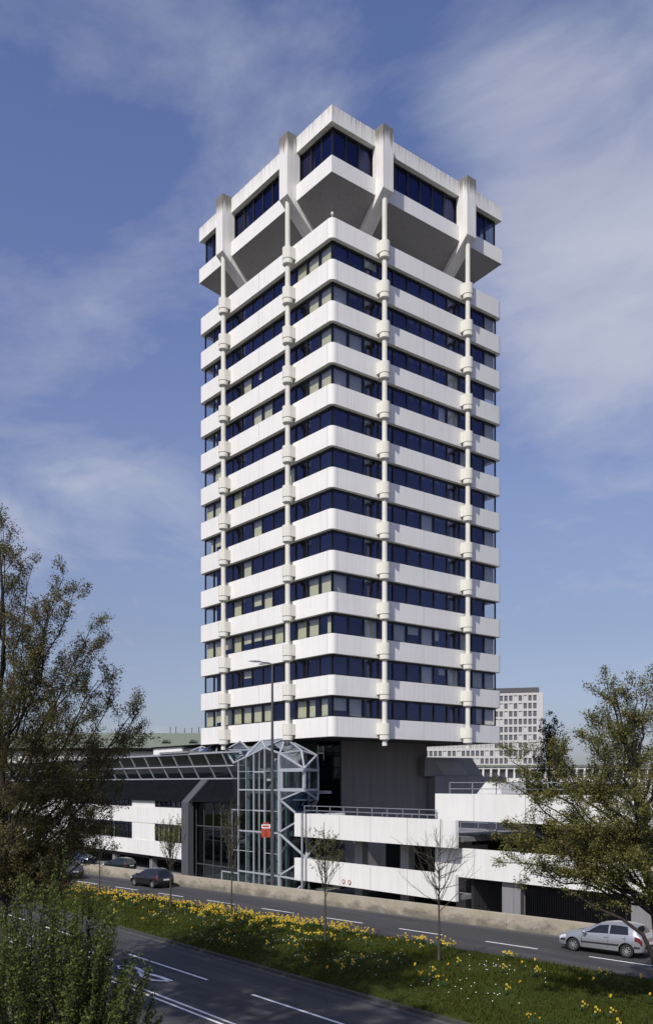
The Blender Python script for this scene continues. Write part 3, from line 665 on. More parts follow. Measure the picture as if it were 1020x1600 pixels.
# ================================================================== ground, roads
def struct(mb, name, mat): o = mb.build(name, mat, None); o['kind'] = 'structure'; return o
def far_y(x): return -14.45+.118*(x-11.12)           # dashed line of the far carriageway
def wall_y(x): return -10.24+.121*(x-14.11)          # retaining wall foot
def edge_y(x): return -17.35+.118*(x-14)             # far edge of the median
mb = MB(); mb.poly([(-3000, -3000, -1.3), (3000, -3000, -1.3), (3000, 3000, -1.3), (-3000, 3000, -1.3)]); struct(mb, 'ground', 'earth')
mb = MB(); mb.poly([(-130, -9.5, -1.25), (130, -9.5, -1.25), (130, 60, -1.25), (-130, 60, -1.25)]); struct(mb, 'yard', 'paving')
A_, B_ = -140, 75
mb = MB(); mb.prism([(A_, -36, -.5), (B_, -36, -.5), (B_, wall_y(B_)+.3, -.5), (A_, wall_y(A_)+.3, -.5)], (0, 0, .5)); struct(mb, 'road', 'asphalt')
mb = MB(); mb.prism([(A_, -41, -.5), (B_, -41, -.5), (B_, -36.001, -.5), (A_, -36.001, -.5)], (0, 0, .63)); struct(mb, 'pavement', 'paving')
mb = MB(); mb.prism([(A_, -90, -.5), (B_, -90, -.5), (B_, -41.001, -.5), (A_, -41.001, -.5)], (0, 0, .60)); struct(mb, 'lawn', 'turf')
mb = MB(); L0, L1 = -110, 75
for z, w in ((.005, .55),): mb.poly([(L0, wall_y(L0)-w, z), (L1, wall_y(L1)-w, z), (L1, wall_y(L1), z), (L0, wall_y(L0), z)])
mb.poly([(-54, -25.4, .005), (75, -25.4, .005), (75, -25.15, .005), (-54, -25.15, .005)]); struct(mb, 'gutter', 'gravel')
# median: low mound with turf
nx, ny = 300, 24; xs_ = np.linspace(-54, 75, nx); V = []
hn = lambda x, y: .06*math.sin(x*.9+y*1.3)*math.sin(x*.37-y*.8)+.03*math.sin(x*2.1+3*y)
for x in xs_:
    y0, y1 = -25.0, max(edge_y(x), -24.9)
    for j in range(ny):
        t = j/(ny-1); y = y0+(y1-y0)*t; V.append((x, y, .13+.22*math.sin(math.pi*t)**.7+hn(x, y)*math.sin(math.pi*t)))
F = np.array([(i*ny+j, (i+1)*ny+j, (i+1)*ny+j+1, i*ny+j+1) for i in range(nx-1) for j in range(ny-1)])
mo = npmesh('median', np.array(V), F, ['turf'], kind='structure')
def med_z(x, y):
    y1 = max(edge_y(x), -24.9); t = min(1, max(0, (y+25)/(y1+25))); return .13+.22*math.sin(math.pi*t)**.7+hn(x, y)*math.sin(math.pi*t)
mb = MB(); mb.box(-54, 75, -25.15, -25.0, -.3, .13); mb.prism([(-54, edge_y(-54), -.3), (75, edge_y(75), -.3), (75, edge_y(75)+.15, -.3), (-54, edge_y(-54)+.15, -.3)], (0, 0, .43)); struct(mb, 'kerb', 'kerb')
# painted lines
mk = MB()
def strip(x0, y0, x1, y1, w):
    d = Vector((x1-x0, y1-y0, 0)).normalized(); n = Vector((-d.y, d.x, 0))*w/2
    mk.poly([(x0-n.x, y0-n.y, .005), (x1-n.x, y1-n.y, .005), (x1+n.x, y1+n.y, .005), (x0+n.x, y0+n.y, .005)])
for k in range(-14, 10): x = 10.9+5.62*k; strip(x, far_y(x), x+2.95, far_y(x+2.95), .13)
for k in range(-10, 4): x = 19.72+10.2*k; strip(x, -28, x+7.0, -28, .13)
strip(A_, -30.78, B_, -30.78, .12); strip(A_, -31.10, B_, -31.10, .12); strip(A_, -34.6, B_, -34.6, .12)
struct(mk, 'lane_marking', 'paintline')
# elongated lettering on the bus lane (partly hidden by the shrub)
lt = MB()
def stroke(pts, w=.16):
    P_ = [Vector((*p, 0)) for p in pts]; n = len(P_); L_ = []; R_ = []
    for i, p in enumerate(P_):
        d = (P_[min(i+1, n-1)]-P_[max(i-1, 0)]).normalized(); q = Vector((-d.y, d.x, 0))*w/2; L_.append((p.x+q.x, p.y+q.y, .006)); R_.append((p.x-q.x, p.y-q.y, .006))
    for i in range(n-1): lt.poly([R_[i], R_[i+1], L_[i+1], L_[i]])
def glyph(x, kind):
    y = -29.5
    if kind == 'B': stroke([(x+4.1, y+.25), (x+3.0, y+.28), (x+1.9, y+.14), (x+1.2, y+.30), (x+.5, y+.34), (x, y+.2), (x, y-.1), (x+.6, y-.25), (x+1.6, y-.18), (x+1.9, y+.1)], .2); stroke([(x+1.9, y+.05), (x+2.5, y-.22), (x+3.5, y-.25), (x+4.1, y+.2)], .2)
    elif kind == 'U': stroke([(x+3.6, y+.32), (x+1, y+.34), (x+.1, y+.2), (x, y-.05), (x+.4, y-.22), (x+3.6, y-.26)], .2)
    else: stroke([(x+3.2, y+.3), (x+2.0, y+.34), (x+1.5, y+.1), (x+.9, y-.22), (x+.1, y-.15), (x, y+.2)], .2)
glyph(21.9, 'B'); glyph(17.0, 'U'); glyph(11.9, 'S'); struct(lt, 'road_lettering', 'paintline')
# retaining wall
mb = MB()
def wseg(x0, x1):
    a, b = wall_y(x0), wall_y(x1)
    mb.prism([(x0, a, -1.3), (x1, b, -1.3), (x1, b+.38, -1.3), (x0, a+.38, -1.3)], (0, 0, 2.13)); 
x = -110
while x < 75:
    wseg(x, x+8.48); x += 8.5
tag(mb.build('retaining_wall', 'oldwall', None, (0, wall_y(0), -1.3)), 'long low weathered concrete wall along the far side of the road', 'wall')

# ================================================================== street lamp and red sign
px, py = 3.9, -8.75
lamp = thing('street_lamp', 'tall dark street lamp with two heads in front of the glass hall', 'street lamp', (px, py, -1.2))
LO = (px, py, -1.2)
mb = MB(); mb.tube([(px, py, -1.2), (px, py, 1.0), (px, py, 8.0), (px, py, 16.75)], [.15, .14, .115, .075], 12); mb.build('mast', 'mast', lamp, LO, smooth=40)
mb = MB(); mb.lathe([(.15, 0), (.19, 0), (.19, .5), (.14, .6)], 12, 0, (px, py, -1.2)); mb.build('base', 'mast', lamp, LO, smooth=40)
for dx, dy, l in ((-.25, -.95, 1.0), (-.95, -.10, .62)):
    d = Vector((dx, dy, 0)).normalized(); a = Vector((px, py, 16.7))
    mb = MB(); mb.tube([a, a+d*.25+Vector((0, 0, .10)), a+d*l+Vector((0, 0, .13))], .035, 8); arm = mb.build('arm', 'mast', lamp, LO, smooth=40)
    h0 = a+d*(l-.12)+Vector((0, 0, .14)); mb = MB(); n = Vector((-d.y, d.x, 0))
    prof = [(0, .10, .04), (.12, .16, .07), (.5, .17, .08), (.85, .13, .05), (1.0, .06, .02)]
    vs = []
    for t, w, h in prof:
        p = h0+d*t; vs += [p-n*w-Vector((0, 0, .02)), p-n*w*.7+Vector((0, 0, h)), p+n*w*.7+Vector((0, 0, h)), p+n*w-Vector((0, 0, .02)), p-Vector((0, 0, h*.8))]
    mb.add(vs, [(i*5+j, i*5+(j+1) % 5, (i+1)*5+(j+1) % 5, (i+1)*5+j) for i in range(4) for j in range(5)]+[(4, 3, 2, 1, 0), (20, 21, 22, 23, 24)])
    mb.build('lamp_head', 'greymetal', lamp, LO, smooth=50)
sg = thing('red_sign', 'red and white sign plate fixed to the street lamp mast', 'sign', (3.62, -9.1, 4.0), R(51.4))
mb = MB(); mb.box(-.36, .30, -.02, .02, -.02, .60); mb.box(-.30, .24, -.026, -.02, .03, .55, 1); mb.build('red_plate', ['red', 'red'], sg)
mb = MB(); mb.box(-.34, .30, -.02, .02, .64, .92); mb.build('white_plate', 'signwhite', sg)
mb = MB(); mb.box(-.27, .23, -.024, -.02, .71, .85); mb.build('text_strip', 'red', sg)
mb = MB(); mb.box(-.25, .22, -.02, .02, .96, 1.06); mb.build('top_plate', 'red', sg)
fc = bpy.data.curves.new('digit', 'FONT'); fc.body = '2'; fc.size = .5; fc.align_x = 'CENTER'; fc.extrude = .003; f_ = bpy.data.objects.new('digit', fc); C.objects.link(f_); bpy.context.view_layer.update(); dm = bpy.data.meshes.new_from_object(f_.evaluated_get(bpy.context.evaluated_depsgraph_get())); bpy.data.objects.remove(f_); fo = bpy.data.objects.new('digit', dm); C.objects.link(fo); dm.materials.append(M['black'])
fo.parent = sg; fo.location = (-.03, -.03, .11); fo.rotation_euler = (R(90), 0, 0)
mb = MB(); mb.box(.2, .5, .03, .06, .2, .26); mb.build('bracket', 'greymetal', sg)

# ================================================================== cars
def wheel_meshes(r=.31, w=.2):
    t = MB(); t.lathe([(r*.66, -w/2), (r*.93, -w/2), (r, -w*.36), (r, w*.36), (r*.93, w/2), (r*.66, w/2)], 28, 0, (0, 0, 0), 'y')
    q = MB(); q.lathe([(r*.67, -w*.42), (r*.62, -w*.46), (r*.60, -w*.2), (r*.60, w*.3), (r*.67, w*.42)], 28, 0, (0, 0, 0), 'y')
    q.lathe([(0, -w*.12), (r*.61, -w*.12)], 24, 1, (0, 0, 0), 'y'); q.lathe([(0, -w*.47), (r*.16, -w*.47), (r*.2, -w*.3)], 14, 0, (0, 0, 0), 'y')
    for k in range(9):
        a = 2*math.pi*k/9; d = Vector((math.cos(a), 0, math.sin(a))); q.bar(d*r*.12+Vector((0, -w*.38, 0)), d*r*.63+Vector((0, -w*.36, 0)), .035, .045, 0, (0, 1, 0))
    return t, q
def make_car(name, label, loc, rz, paint, st, axles, L2, seams=True, wr_=.31, cat='car', group=None, strip_=True):
    """st: stations (x, zbot, zbelt, ztop, half width, half width of roof); +x is the front"""
    t = thing(name, label, cat, loc, rz, group)
    xs = [s[0] for s in st]
    def S_(x):
        for a, b in zip(st[:-1], st[1:]):
            if b[0] <= x <= a[0]:
                k = (a[0]-x)/(a[0]-b[0]+1e-9); return [a[i]+(b[i]-a[i])*k for i in range(6)]
        return list(st[0] if x > st[0][0] else st[-1])
    def half(s):
        x, zb, ze, zt, w, wr = s; cz = zb+(ze-zb)*.36; gh = zt-ze
        return [(0, zb), (w*.80, zb), (w*.965, zb+.07), (w, cz), (w*.995, zb+(ze-zb)*.66), (w*.955, ze-.035), (w*.93, ze), (wr+(w*.93-wr)*.5, ze+gh*.52), (wr+.015, zt-min(.10, gh*.2)), (wr*.86, zt-min(.022, gh*.05)), (wr*.5, zt), (0, zt+.004)]
    # finer stations
    fs_ = []
    for a, b in zip(st[:-1], st[1:]):
        for k in range(3): fs_.append([a[i]+(b[i]-a[i])*k/3 for i in range(6)])
    fs_.append(list(st[-1]))
    vs = []; nh = 12; N = 2*nh-2
    for s in fs_:
        h = half(s); x = s[0]
        vs += [(x, y, z) for y, z in h]+[(x, -y, z) for y, z in h[-2:0:-1]]
    k = len(fs_)
    mb = MB(); mb.add(vs, [(i*N+j, (i+1)*N+j, (i+1)*N+(j+1) % N, i*N+(j+1) % N) for i in range(k-1) for j in range(N)]+[tuple(range(N)), tuple(range((k-1)*N, k*N))[::-1]])
    body = mb.build('body', [paint, 'black'], None, (0, 0, 0))
    cut = MB()
    for ax in axles:
        for sy in (-1, 1): cut.tube([(ax, sy*.50, wr_+.01), (ax, sy*1.2, wr_+.01)], wr_+.065, 32)
    co2 = cut.build('cut', ['black'], None)
    md = body.modifiers.new('b', 'BOOLEAN'); md.operation = 'DIFFERENCE'; md.object = co2; md.solver = 'EXACT'; md.material_mode = 'TRANSFER'
    bpy.context.view_layer.update()
    me = bpy.data.meshes.new_from_object(body.evaluated_get(bpy.context.evaluated_depsgraph_get()))
    body.modifiers.clear(); body.data = me; bpy.data.objects.remove(co2)
    me.shade_smooth(); me.set_sharp_from_angle(angle=R(38)); body.parent = t
    # glass patches sit 4 mm proud of the body skin
    def P_(x, row, k, sy=1, off=.006):
        h = half(S_(x)); y0, z0 = h[row]; y1, z1 = h[row+1]; y, z = y0+(y1-y0)*k, z0+(z1-z0)*k
        ny, nz = (z1-z0), -(y1-y0); l = math.hypot(ny, nz)+1e-9
        return (x, sy*(y+off*ny/l), z+off*nz/l)
    def patch(name, u0, u1, l0, l1, sy, nn=8, f0=.08, f1=.9):
        g = MB(); rows = [(6, .12), (6, .55), (7, .1), (7, .6), (7, .95)]; V_ = []
        for r_i, (row, k_) in enumerate(rows):
            tt = r_i/(len(rows)-1); a = l0+(u0-l0)*tt; b = l1+(u1-l1)*tt
            V_ += [P_(a+(b-a)*i/nn, row, k_, sy) for i in range(nn+1)]
        m_ = nn+1
        g.add(V_, [(r_*m_+i, r_*m_+i+1, (r_+1)*m_+i+1, (r_+1)*m_+i) for r_ in range(len(rows)-1) for i in range(nn)])
        return g.build(name, 'carglass', t, smooth=60)
    for sy in (-1, 1):
        for u0, u1, l0, l1 in L2['side']: patch('side_window', u0, u1, l0, l1, sy)
    def screen(name, x0, x1):
        g = MB(); V_ = []; nn = 6
        for i in range(nn+1):
            x = x0+(x1-x0)*i/nn; h = half(S_(x)); line = []
            pts = [(h[9][0]*.97, h[9][1]), (h[10][0], h[10][1]), (0, h[11][1])]
            pts = [(y, z+.007) for y, z in pts]
            line = [(x, y, z) for y, z in pts]+[(x, -y, z) for y, z in pts[-2::-1]]; V_ += line
        g.add(V_, [(r_*5+j, r_*5+j+1, (r_+1)*5+j+1, (r_+1)*5+j) for r_ in range(nn) for j in range(4)]); return g.build(name, 'carglass', t, smooth=60)
    screen('windscreen', *L2['front']); screen('rear_window', *L2['rear'])
    tm, qm = wheel_meshes(wr_)
    tyre = rim = None
    for ax in axles:
        for sy in (-1, 1):
            if tyre is None: wt = tm.build('wheel', 'rubber', t, smooth=40); rm = qm.build('rim', ['alloy', 'black'], wt, smooth=30); tyre, rim = wt.data, rm.data
            else:
                wt = bpy.data.objects.new('wheel', tyre); C.objects.link(wt); wt.parent = t; rm = bpy.data.objects.new('rim', rim); C.objects.link(rm); rm.parent = wt
            wt.location = (ax, sy*(S_(ax)[4]-.12), wr_); wt.rotation_euler = (0, 0, 0 if sy < 0 else math.pi)
    w = S_(0)[4]
    for sy in (-1, 1):
        xf = st[1][0]; hw = S_(xf-.1)
        mb = MB(); V_ = []
        for i in range(4):
            x = xf-.02-.13*i; s = S_(x); V_ += [(x, sy*(s[4]*1.0+.006), s[2]-.17), (x, sy*(s[4]*.985+.006), s[2]-.05), (x, sy*(s[4]*.86), s[2]+.012)]
        mb.add(V_, [(i*3+j, i*3+j+1, (i+1)*3+j+1, (i+1)*3+j) for i in range(3) for j in range(2)]); mb.build('headlight', 'lens', t, smooth=50)
        mb = MB(); V_ = []; xr = st[-2][0]
        for i in range(4):
            x = xr+.01+.11*i; s = S_(x); V_ += [(x, sy*(s[4]*1.0+.008), s[2]-.30+.03*i), (x, sy*(s[4]*.995+.008), s[2]-.18), (x, sy*(s[4]*.96+.008), s[2]-.045)]
        x = xr-.035; s = S_(x); V_ += [(x-.012, sy*s[4]*.80, s[2]-.28), (x-.012, sy*s[4]*.80, s[2]-.18), (x-.012, sy*s[4]*.78, s[2]-.06)]
        V2 = V_[12:]+V_[:12]
        mb.add(V2, [(i*3+j, i*3+j+1, (i+1)*3+j+1, (i+1)*3+j) for i in range(4) for j in range(2)]); mb.build('taillight', 'redlamp', t, smooth=50)
        mb = MB(); x = L2['mirror']; s = S_(x); mb.lathe([(0, -.10), (.05, -.10), (.085, -.03), (.085, .05), (.04, .10), (0, .10)], 10, 0, (x, sy*(s[4]+.10), s[2]+.06), 'y'); mb.bar((x, sy*(s[4]*.93), s[2]+.03), (x, sy*(s[4]+.10), s[2]+.05), .04); mb.build('mirror', paint, t, smooth=50)
        for xd in L2['handle']:
            s = S_(xd); mb = MB(); mb.box(xd-.09, xd+.09, *sorted((sy*(s[4]*.975), sy*(s[4]*.975+.03))), s[2]-.14, s[2]-.11); mb.build('door_handle', paint, t)
        if seams:
            mb = MB()
            for xd in L2['seam']:
                V_ = []
                for row, kk in ((2, .4), (3, .0), (3, 1.), (4, 1.), (5, 1)): V_ += [P_(xd-.008, row, kk, sy, .003), P_(xd+.008, row, kk, sy, .003)]
                mb.add(V_, [(2*i, 2*i+1, 2*i+3, 2*i+2) for i in range(4)])
            mb.build('door_seam', 'black', t)
        if strip_:
            mb = MB(); a, b = L2['strip']; V_ = []
            for i in range(9): x = a+(b-a)*i/8; V_ += [P_(x, 3, .10, sy, .012), P_(x, 3, .42, sy, .012)]
            mb.add(V_, [(2*i, 2*i+1, 2*i+3, 2*i+2) for i in range(8)]); mb.build('side_strip', 'black', t)
    for xe, nm in ((st[0][0], 'front_bumper_strip'), (st[-1][0], 'rear_bumper_strip')):
        mb = MB(); sg_ = 1 if xe > 0 else -1; V_ = []
        prof = [(xe-sg_*.42, S_(xe-sg_*.42)[4]+.012), (xe-sg_*.2, S_(xe-sg_*.2)[4]+.012), (xe-sg_*.06, S_(xe-sg_*.06)[4]*.97+.01), (xe+sg_*.014, S_(xe)[4]*.86)]
        prof = prof+[(x, -y) for x, y in prof[::-1]]
        for x, y in prof: V_ += [(x, y, .47), (x, y, .56)]
        mb.add(V_, [(2*i, 2*i+1, 2*i+3, 2*i+2) for i in range(len(prof)-1)]); mb.build(nm, 'black', t, smooth=50)
    mb = MB(); xe = st[-1][0]; mb.box(xe-.03, xe-.015, -.26, .26, .60, .71); mb.build('number_plate', 'plate', t)
    mb = MB(); mb.box(-1.75, 1.75, -.6, .6, .16, .32); mb.build('underbody', 'black', t)
    return t
HATCH = [(2.09, .27, .56, .60, .56, .45), (2.02, .22, .66, .71, .72, .6), (1.82, .20, .76, .83, .80, .66), (1.40, .20, .86, .94, .855, .70), (1.02, .20, .92, 1.01, .87, .70), (.82, .20, .935, 1.07, .873, .67), (.40, .20, .95, 1.29, .875, .62), (.05, .20, .96, 1.43, .875, .585),
         (-.40, .20, .975, 1.50, .875, .575), (-.90, .20, .99, 1.51, .875, .57), (-1.40, .20, 1.01, 1.475, .87, .56), (-1.66, .21, 1.02, 1.43, .86, .55), (-1.86, .23, 1.02, 1.20, .84, .56), (-1.99, .25, .97, 1.01, .80, .56), (-2.06, .27, .84, .88, .76, .55), (-2.11, .32, .66, .70, .68, .50)]
HL = dict(side=[(.02, -.42, .66, -.46), (-.52, -1.30, -.52, -1.42)], front=(.74, .10), rear=(-1.70, -1.93), mirror=.62, handle=(-.36, -1.22), seam=(.80, -.48, -1.28), strip=(.85, -1.0))
HL2 = dict(HL, handle=(-.4,), seam=(.80, -.62)); 
def car_at(x, off=0): return (x, far_y(x)+off)
rz_far = math.atan(.118)+math.pi
make_car('hatchback', 'silver five-door hatchback driving past the garage wall', (33.2, -10.25, .005), math.pi+math.atan2(.44, 2.56), 'silver', HATCH, (1.26, -1.34), HL)
SMALL = [(s[0]*.93, s[1], s[2]*.98, s[3]*.965, s[4]*.95, s[5]*.95) for s in HATCH]
HS = {k: ([tuple(q*.93 for q in p) for p in v] if k == 'side' else (v*.93 if k == 'mirror' else tuple(q*.93 for q in v))) for k, v in HL2.items()}
make_car('hatchback', 'black hatchback driving away beside the low wall', (-4.6, -14.15, .005), rz_far, 'blackpaint', SMALL, (1.18, -1.24), HS, seams=False, strip_=False, wr_=.29)
make_car('estate_car', 'dark grey car half hidden by the shrub, ahead of the black hatchback', (-14.9, -17.0, .005), rz_far, 'greypaint', HATCH, (1.26, -1.34), HL, seams=False)
make_car('parked_car', 'dark red car seen through the leaves at the far left', (-25.0, -18.6, .005), rz_far, 'maroonpaint', HATCH, (1.26, -1.34), HL, seams=False, strip_=False)
make_car('parked_car', 'white car glimpsed between the branches at the far left edge', (-36.0, -19.6, .005), rz_far, 'whitepaint', HATCH, (1.26, -1.34), HL, seams=False, strip_=False)
make_car('parked_car', 'blue parked car in the dark undercroft below the wing, farther left', (-40.0, -4.6, -1.24), R(20), 'bluepaint', SMALL, (1.18, -1.24), HS, seams=False, strip_=False, wr_=.29)
make_car('parked_car', 'dark parked car in the undercroft below the wing, close to the black hatchback', (-29.5, -4.9, -1.24), R(195), 'greenpaint', SMALL, (1.18, -1.24), HS, seams=False, strip_=False, wr_=.29)
make_car('parked_car', 'dark car parked on the upper garage deck beside the ramp', (20.6, .2, 2.31), R(80), 'greypaint', SMALL, (1.18, -1.24), HS, seams=False, strip_=False, wr_=.29)
# ================================================================== trees and plants
FWD = Vector((-.782, .624, 0)); RGT = Vector((.624, .782, 0)); UP = Vector((0, 0, 1))
class Tree:
    def __init__(s, seed): s.r = random.Random(seed); s.mb = MB(); s.leaf = []; s.ldir = []
    def tube(s, pts, r0, r1, n=5):
        k = len(pts); s.mb.tube(pts, [r0+(r1-r0)*(i/(k-1))**.8 for i in range(k)], n, cap=False)
    def rv(s): 
        while True:
            v = Vector((s.r.uniform(-1, 1), s.r.uniform(-1, 1), s.r.uniform(-1, 1)))
            if .05 < v.length < 1: return v.normalized()
    def leaves(s, p, n, spread, d=None):
        for _ in range(n): s.leaf.append(p+s.rv()*spread*s.r.random()**.6)
    def path(s, a, d, L, seg, wob, lift=0.):
        pts = [Vector(a)]; d = Vector(d).normalized()
        for i in range(seg):
            d = (d+s.rv()*wob+UP*lift/seg).normalized(); pts.append(pts[-1]+d*L/seg)
        return pts, d
    def at(s, pts, t):
        k = len(pts)-1; i = min(k-1, int(t*k)); return pts[i].lerp(pts[i+1], t*k-i), (pts[i+1]-pts[i]).normalized()
    def twigs(s, pts, r, L, n, lv, leafn, spread, lift=.15, t0=.15, ang=.75, tipn=None, flat=0.):
        """side shoots along pts; lv = levels still to grow; leaves sit on the last level"""
        for i in range(n):
            t = t0+(1-t0)*(i+s.r.random())/n; p, d = s.at(pts, min(.999, t)); q = s.rv(); q.z *= (1-flat)
            q = (q-d*q.dot(d)).normalized(); dd = (d*(1-ang*.55)+q*ang+UP*lift*.5).normalized()
            l = L*(1.1-.55*t)*s.r.uniform(.65, 1.25)
            pp, _ = s.path(p, dd, l, 4 if lv > 0 else 3, .18, lift)
            r0 = max(.006, r*(1-.6*t)*.5); s.tube(pp, r0, max(.004, r0*.35), 4 if lv > 0 else 3)
            if lv > 0: s.twigs(pp, r0, l*.50, max(3, int(n*.75)), lv-1, leafn, spread, lift, .2, ang, flat=flat)
            else:
                for k in range(1, 4): s.leaves(pp[k], leafn, spread)
    def limb(s, a, b, r0, r1, sag=.2, seg=7, wob=.03):
        a = Vector(a); b = Vector(b); L = (b-a).length; pts = []
        for i in range(seg+1):
            t = i/seg; p = a.lerp(b, t)+UP*(-sag*L*math.sin(math.pi*t)*.5)+(s.rv()*wob*L if 0 < i < seg else Vector()); pts.append(p)
        s.tube(pts, r0, r1, 6); return pts
    def done(s, t, bark, leafm, size, o, aspect=.55, jit=.35):
        s.mb.build('trunk', bark, t, o, smooth=60)
        if not s.leaf: return
        P = np.array([tuple(p) for p in s.leaf])-np.array(o); n = len(P)
        rng = np.random.default_rng(s.r.randrange(9999))
        u = rng.normal(size=(n, 3)); u /= np.linalg.norm(u, axis=1)[:, None]; w = rng.normal(size=(n, 3)); w -= (w*u).sum(1)[:, None]*u; w /= np.linalg.norm(w, axis=1)[:, None]
        nn = np.cross(u, w); sz = size*(1+jit*rng.normal(size=(n, 1))).clip(.4, 1.8)
        a = P-u*sz*.5; b = P+w*sz*aspect*.5+nn*sz*.10; c = P+u*sz*.5; d = P-w*sz*aspect*.5+nn*sz*.10
        V = np.stack([a, b, c, d], 1).reshape(-1, 3); F = np.arange(4*n).reshape(n, 4)
        npmesh('crown', V, F, [leafm], None, t)
def cp(base, a, b, z):        # a metres to the right, b metres away, at height z
    return Vector(base)*1+RGT*a+FWD*b+UP*(z-base[2])

# big tree on the left, young brownish leaves
B0 = Vector((23.9, -35.3, .12)); t = thing('broadleaf_tree', 'big spreading tree with sparse brownish young leaves at the left edge', 'tree', B0)
T = Tree(21)
trunk = [cp(B0, 0, 0, .0), cp(B0, .05, .1, 2.5), cp(B0, -.05, .1, 5), cp(B0, .05, 0, 8), cp(B0, -.1, .2, 11), cp(B0, .1, .1, 14), cp(B0, -.1, 0, 17.6)]
T.tube(trunk, .21, .03, 9)
tips = [(5.3, -.3, 10.9, 6.4), (4.9, .7, 10.1, 5.6), (4.3, -.2, 8.5, 4.8), (4.1, .6, 7.3, 4.4), (3.7, -.5, 6.4, 4.0), (4.0, .2, 5.6, 3.7), (2.7, .2, 15.3, 10), (3.7, -.3, 13.3, 8.2), (3.9, .9, 12.2, 7.4), (1.9, -.4, 14.3, 9.5), (2.4, .8, 13.0, 8.2), (2.6, -.6, 10.6, 6.8), (2.3, .5, 8.6, 5.4), (-.1, .5, 17.6, 12.5), (.3, -.8, 17.0, 12.0), (1.1, .3, 16.2, 11.0), (2.1, .9, 15.9, 10.2), (2.5, -.8, 14.9, 9.2), (3.4, .3, 14.1, 8.6), (3.1, -1.5, 12.6, 7.6), (3.3, 1.5, 12.0, 7.4), (4.3, .3, 11.3, 6.6), (5.1, .2, 10.6, 6.0), (4.4, 1.2, 9.7, 5.4), (4.4, -1.0, 9.2, 5.0), (3.8, .1, 7.9, 4.6),
        (3.6, 1.0, 6.7, 4.2), (2.8, -.9, 5.9, 3.8), (2.1, .4, 4.9, 3.4), (3.2, -.6, 5.3, 3.5), (1.2, -1.2, 13.6, 9), (.8, 1.6, 12.6, 8), (.6, -2.2, 10.5, 6.8), (1.3, 2.4, 9.5, 5.8), (1.7, -2.2, 8.0, 5.0), (.6, -.9, 6.0, 4.0), (1.6, .2, 6.6, 4.1), (.3, 1.2, 5.0, 3.4), (-.6, -1.0, 5.4, 3.6), (-.8, .3, 8.8, 5), (-.9, .2, 14, 9),
        (-1.6, .4, 16.2, 11), (-2.6, -.7, 14.3, 9), (-3.7, .6, 12, 7.5), (-4.3, -.4, 9.5, 6), (-3.9, .9, 7.4, 4.6), (-2.6, .2, 5.6, 3.6), (-1.8, 1.8, 11, 7)]
for a, b, z, h in tips:
    k = h/17.6*6; i = int(k); st_ = trunk[min(i, 5)].lerp(trunk[min(i, 5)+1], k-i)
    far = a < -1.0
    L = T.limb(st_, cp(B0, a, b, z), .065, .012, .10, 8, .025)
    T.twigs(L, .04, 1.5, 14 if not far else 10, 1, 9 if not far else 6, .19, .22, .16, .66, flat=.45)
T.done(t, 'bark', 'leafbrown', .064, B0)

# tree on the median at the right edge: leaning trunk, layered crown
B1 = Vector((42.1, -20.2, .25)); t = thing('broadleaf_tree', 'olive green tree with a leaning trunk and layered boughs at the right edge', 'tree', B1)
T = Tree(33)
trunk = [cp(B1, .05, 0, 0), cp(B1, .0, .1, 1.6), cp(B1, -.25, .1, 3.6), cp(B1, -.5, .0, 5.0), cp(B1, -.62, .1, 6.3), cp(B1, -1.0, .1, 8.4), cp(B1, -1.6, 0, 11.0)]
T.tube(trunk, .20, .02, 9)
droop = [cp(B1, .1, -.3, 1.5), cp(B1, -.42, -.6, 1.95), cp(B1, -.68, -.8, 2.55), cp(B1, -.95, -.8, 3.15), cp(B1, -1.6, -.7, 3.65), cp(B1, -2.4, -.5, 4.0), cp(B1, -3.3, -.4, 4.6)]
T.tube(droop, .12, .02, 8); T.twigs(droop[3:], .03, .8, 9, 1, 3, .12, .1, .2, .8, flat=.5)
tips = [(-1.75, .3, 11.2, 8.5), (-1.1, -.6, 10.9, 8.2), (-.4, .5, 11.0, 7.8), (.5, .3, 10.7, 7), (-2.2, .6, 10.0, 7.4), (-2.6, -.6, 9.4, 6.6), (-3.3, .5, 9.0, 6.2), (-4.1, 0, 9.1, 5.9), (-4.9, .2, 8.65, 5.6), (-5.1, -.4, 7.95, 5.2), (-4.3, .5, 7.7, 5.0), (-3.4, -.9, 7.9, 5.0),
        (-5.0, .1, 6.5, 4.4), (-4.9, .6, 6.05, 4.1), (-4.4, -.6, 6.4, 4.2), (-3.6, .8, 6.2, 4.0), (-2.8, -1.0, 6.3, 4.2), (-5.3, .0, 5.35, 3.9), (-4.2, .4, 4.95, 3.6), (-3.4, -.6, 5.2, 3.6), (-2.4, .7, 5.5, 3.8), (-1.6, -.9, 5.6, 3.9), (-1.4, -1.2, 7.6, 5.2), (-.8, 1.2, 8.6, 6), (-2.0, 1.3, 8.0, 5.4), (-1.2, .9, 6.2, 4.4), (-.4, -1.2, 9.2, 6.4), (-.3, -1.0, 5.2, 3.6), (-.2, .8, 7.2, 5.0),
        (1.6, .2, 9.6, 6), (2.6, -.4, 8.2, 5.2), (2.4, .8, 6.4, 4.2), (1.6, -.9, 5.2, 3.5), (3.4, .2, 7, 4.6), (.6, 1.0, 5.9, 4)]
def on(tr, z):
    for p, q in zip(tr[:-1], tr[1:]):
        if p.z <= z <= q.z: return p.lerp(q, (z-p.z)/(q.z-p.z))
    return tr[-1]
for a, b, z, h in tips:
    L = T.limb(on(trunk, h), cp(B1, a, b, z), .07, .012, -.10 if z-h < 2.2 else .08, 7, .03)
    T.twigs(L, .03, 1.15, 13 if a < .3 else 7, 1, 9, .17, .18, .22, .7, flat=.7)
T.done(t, 'bark', 'leafolive', .058, B1)

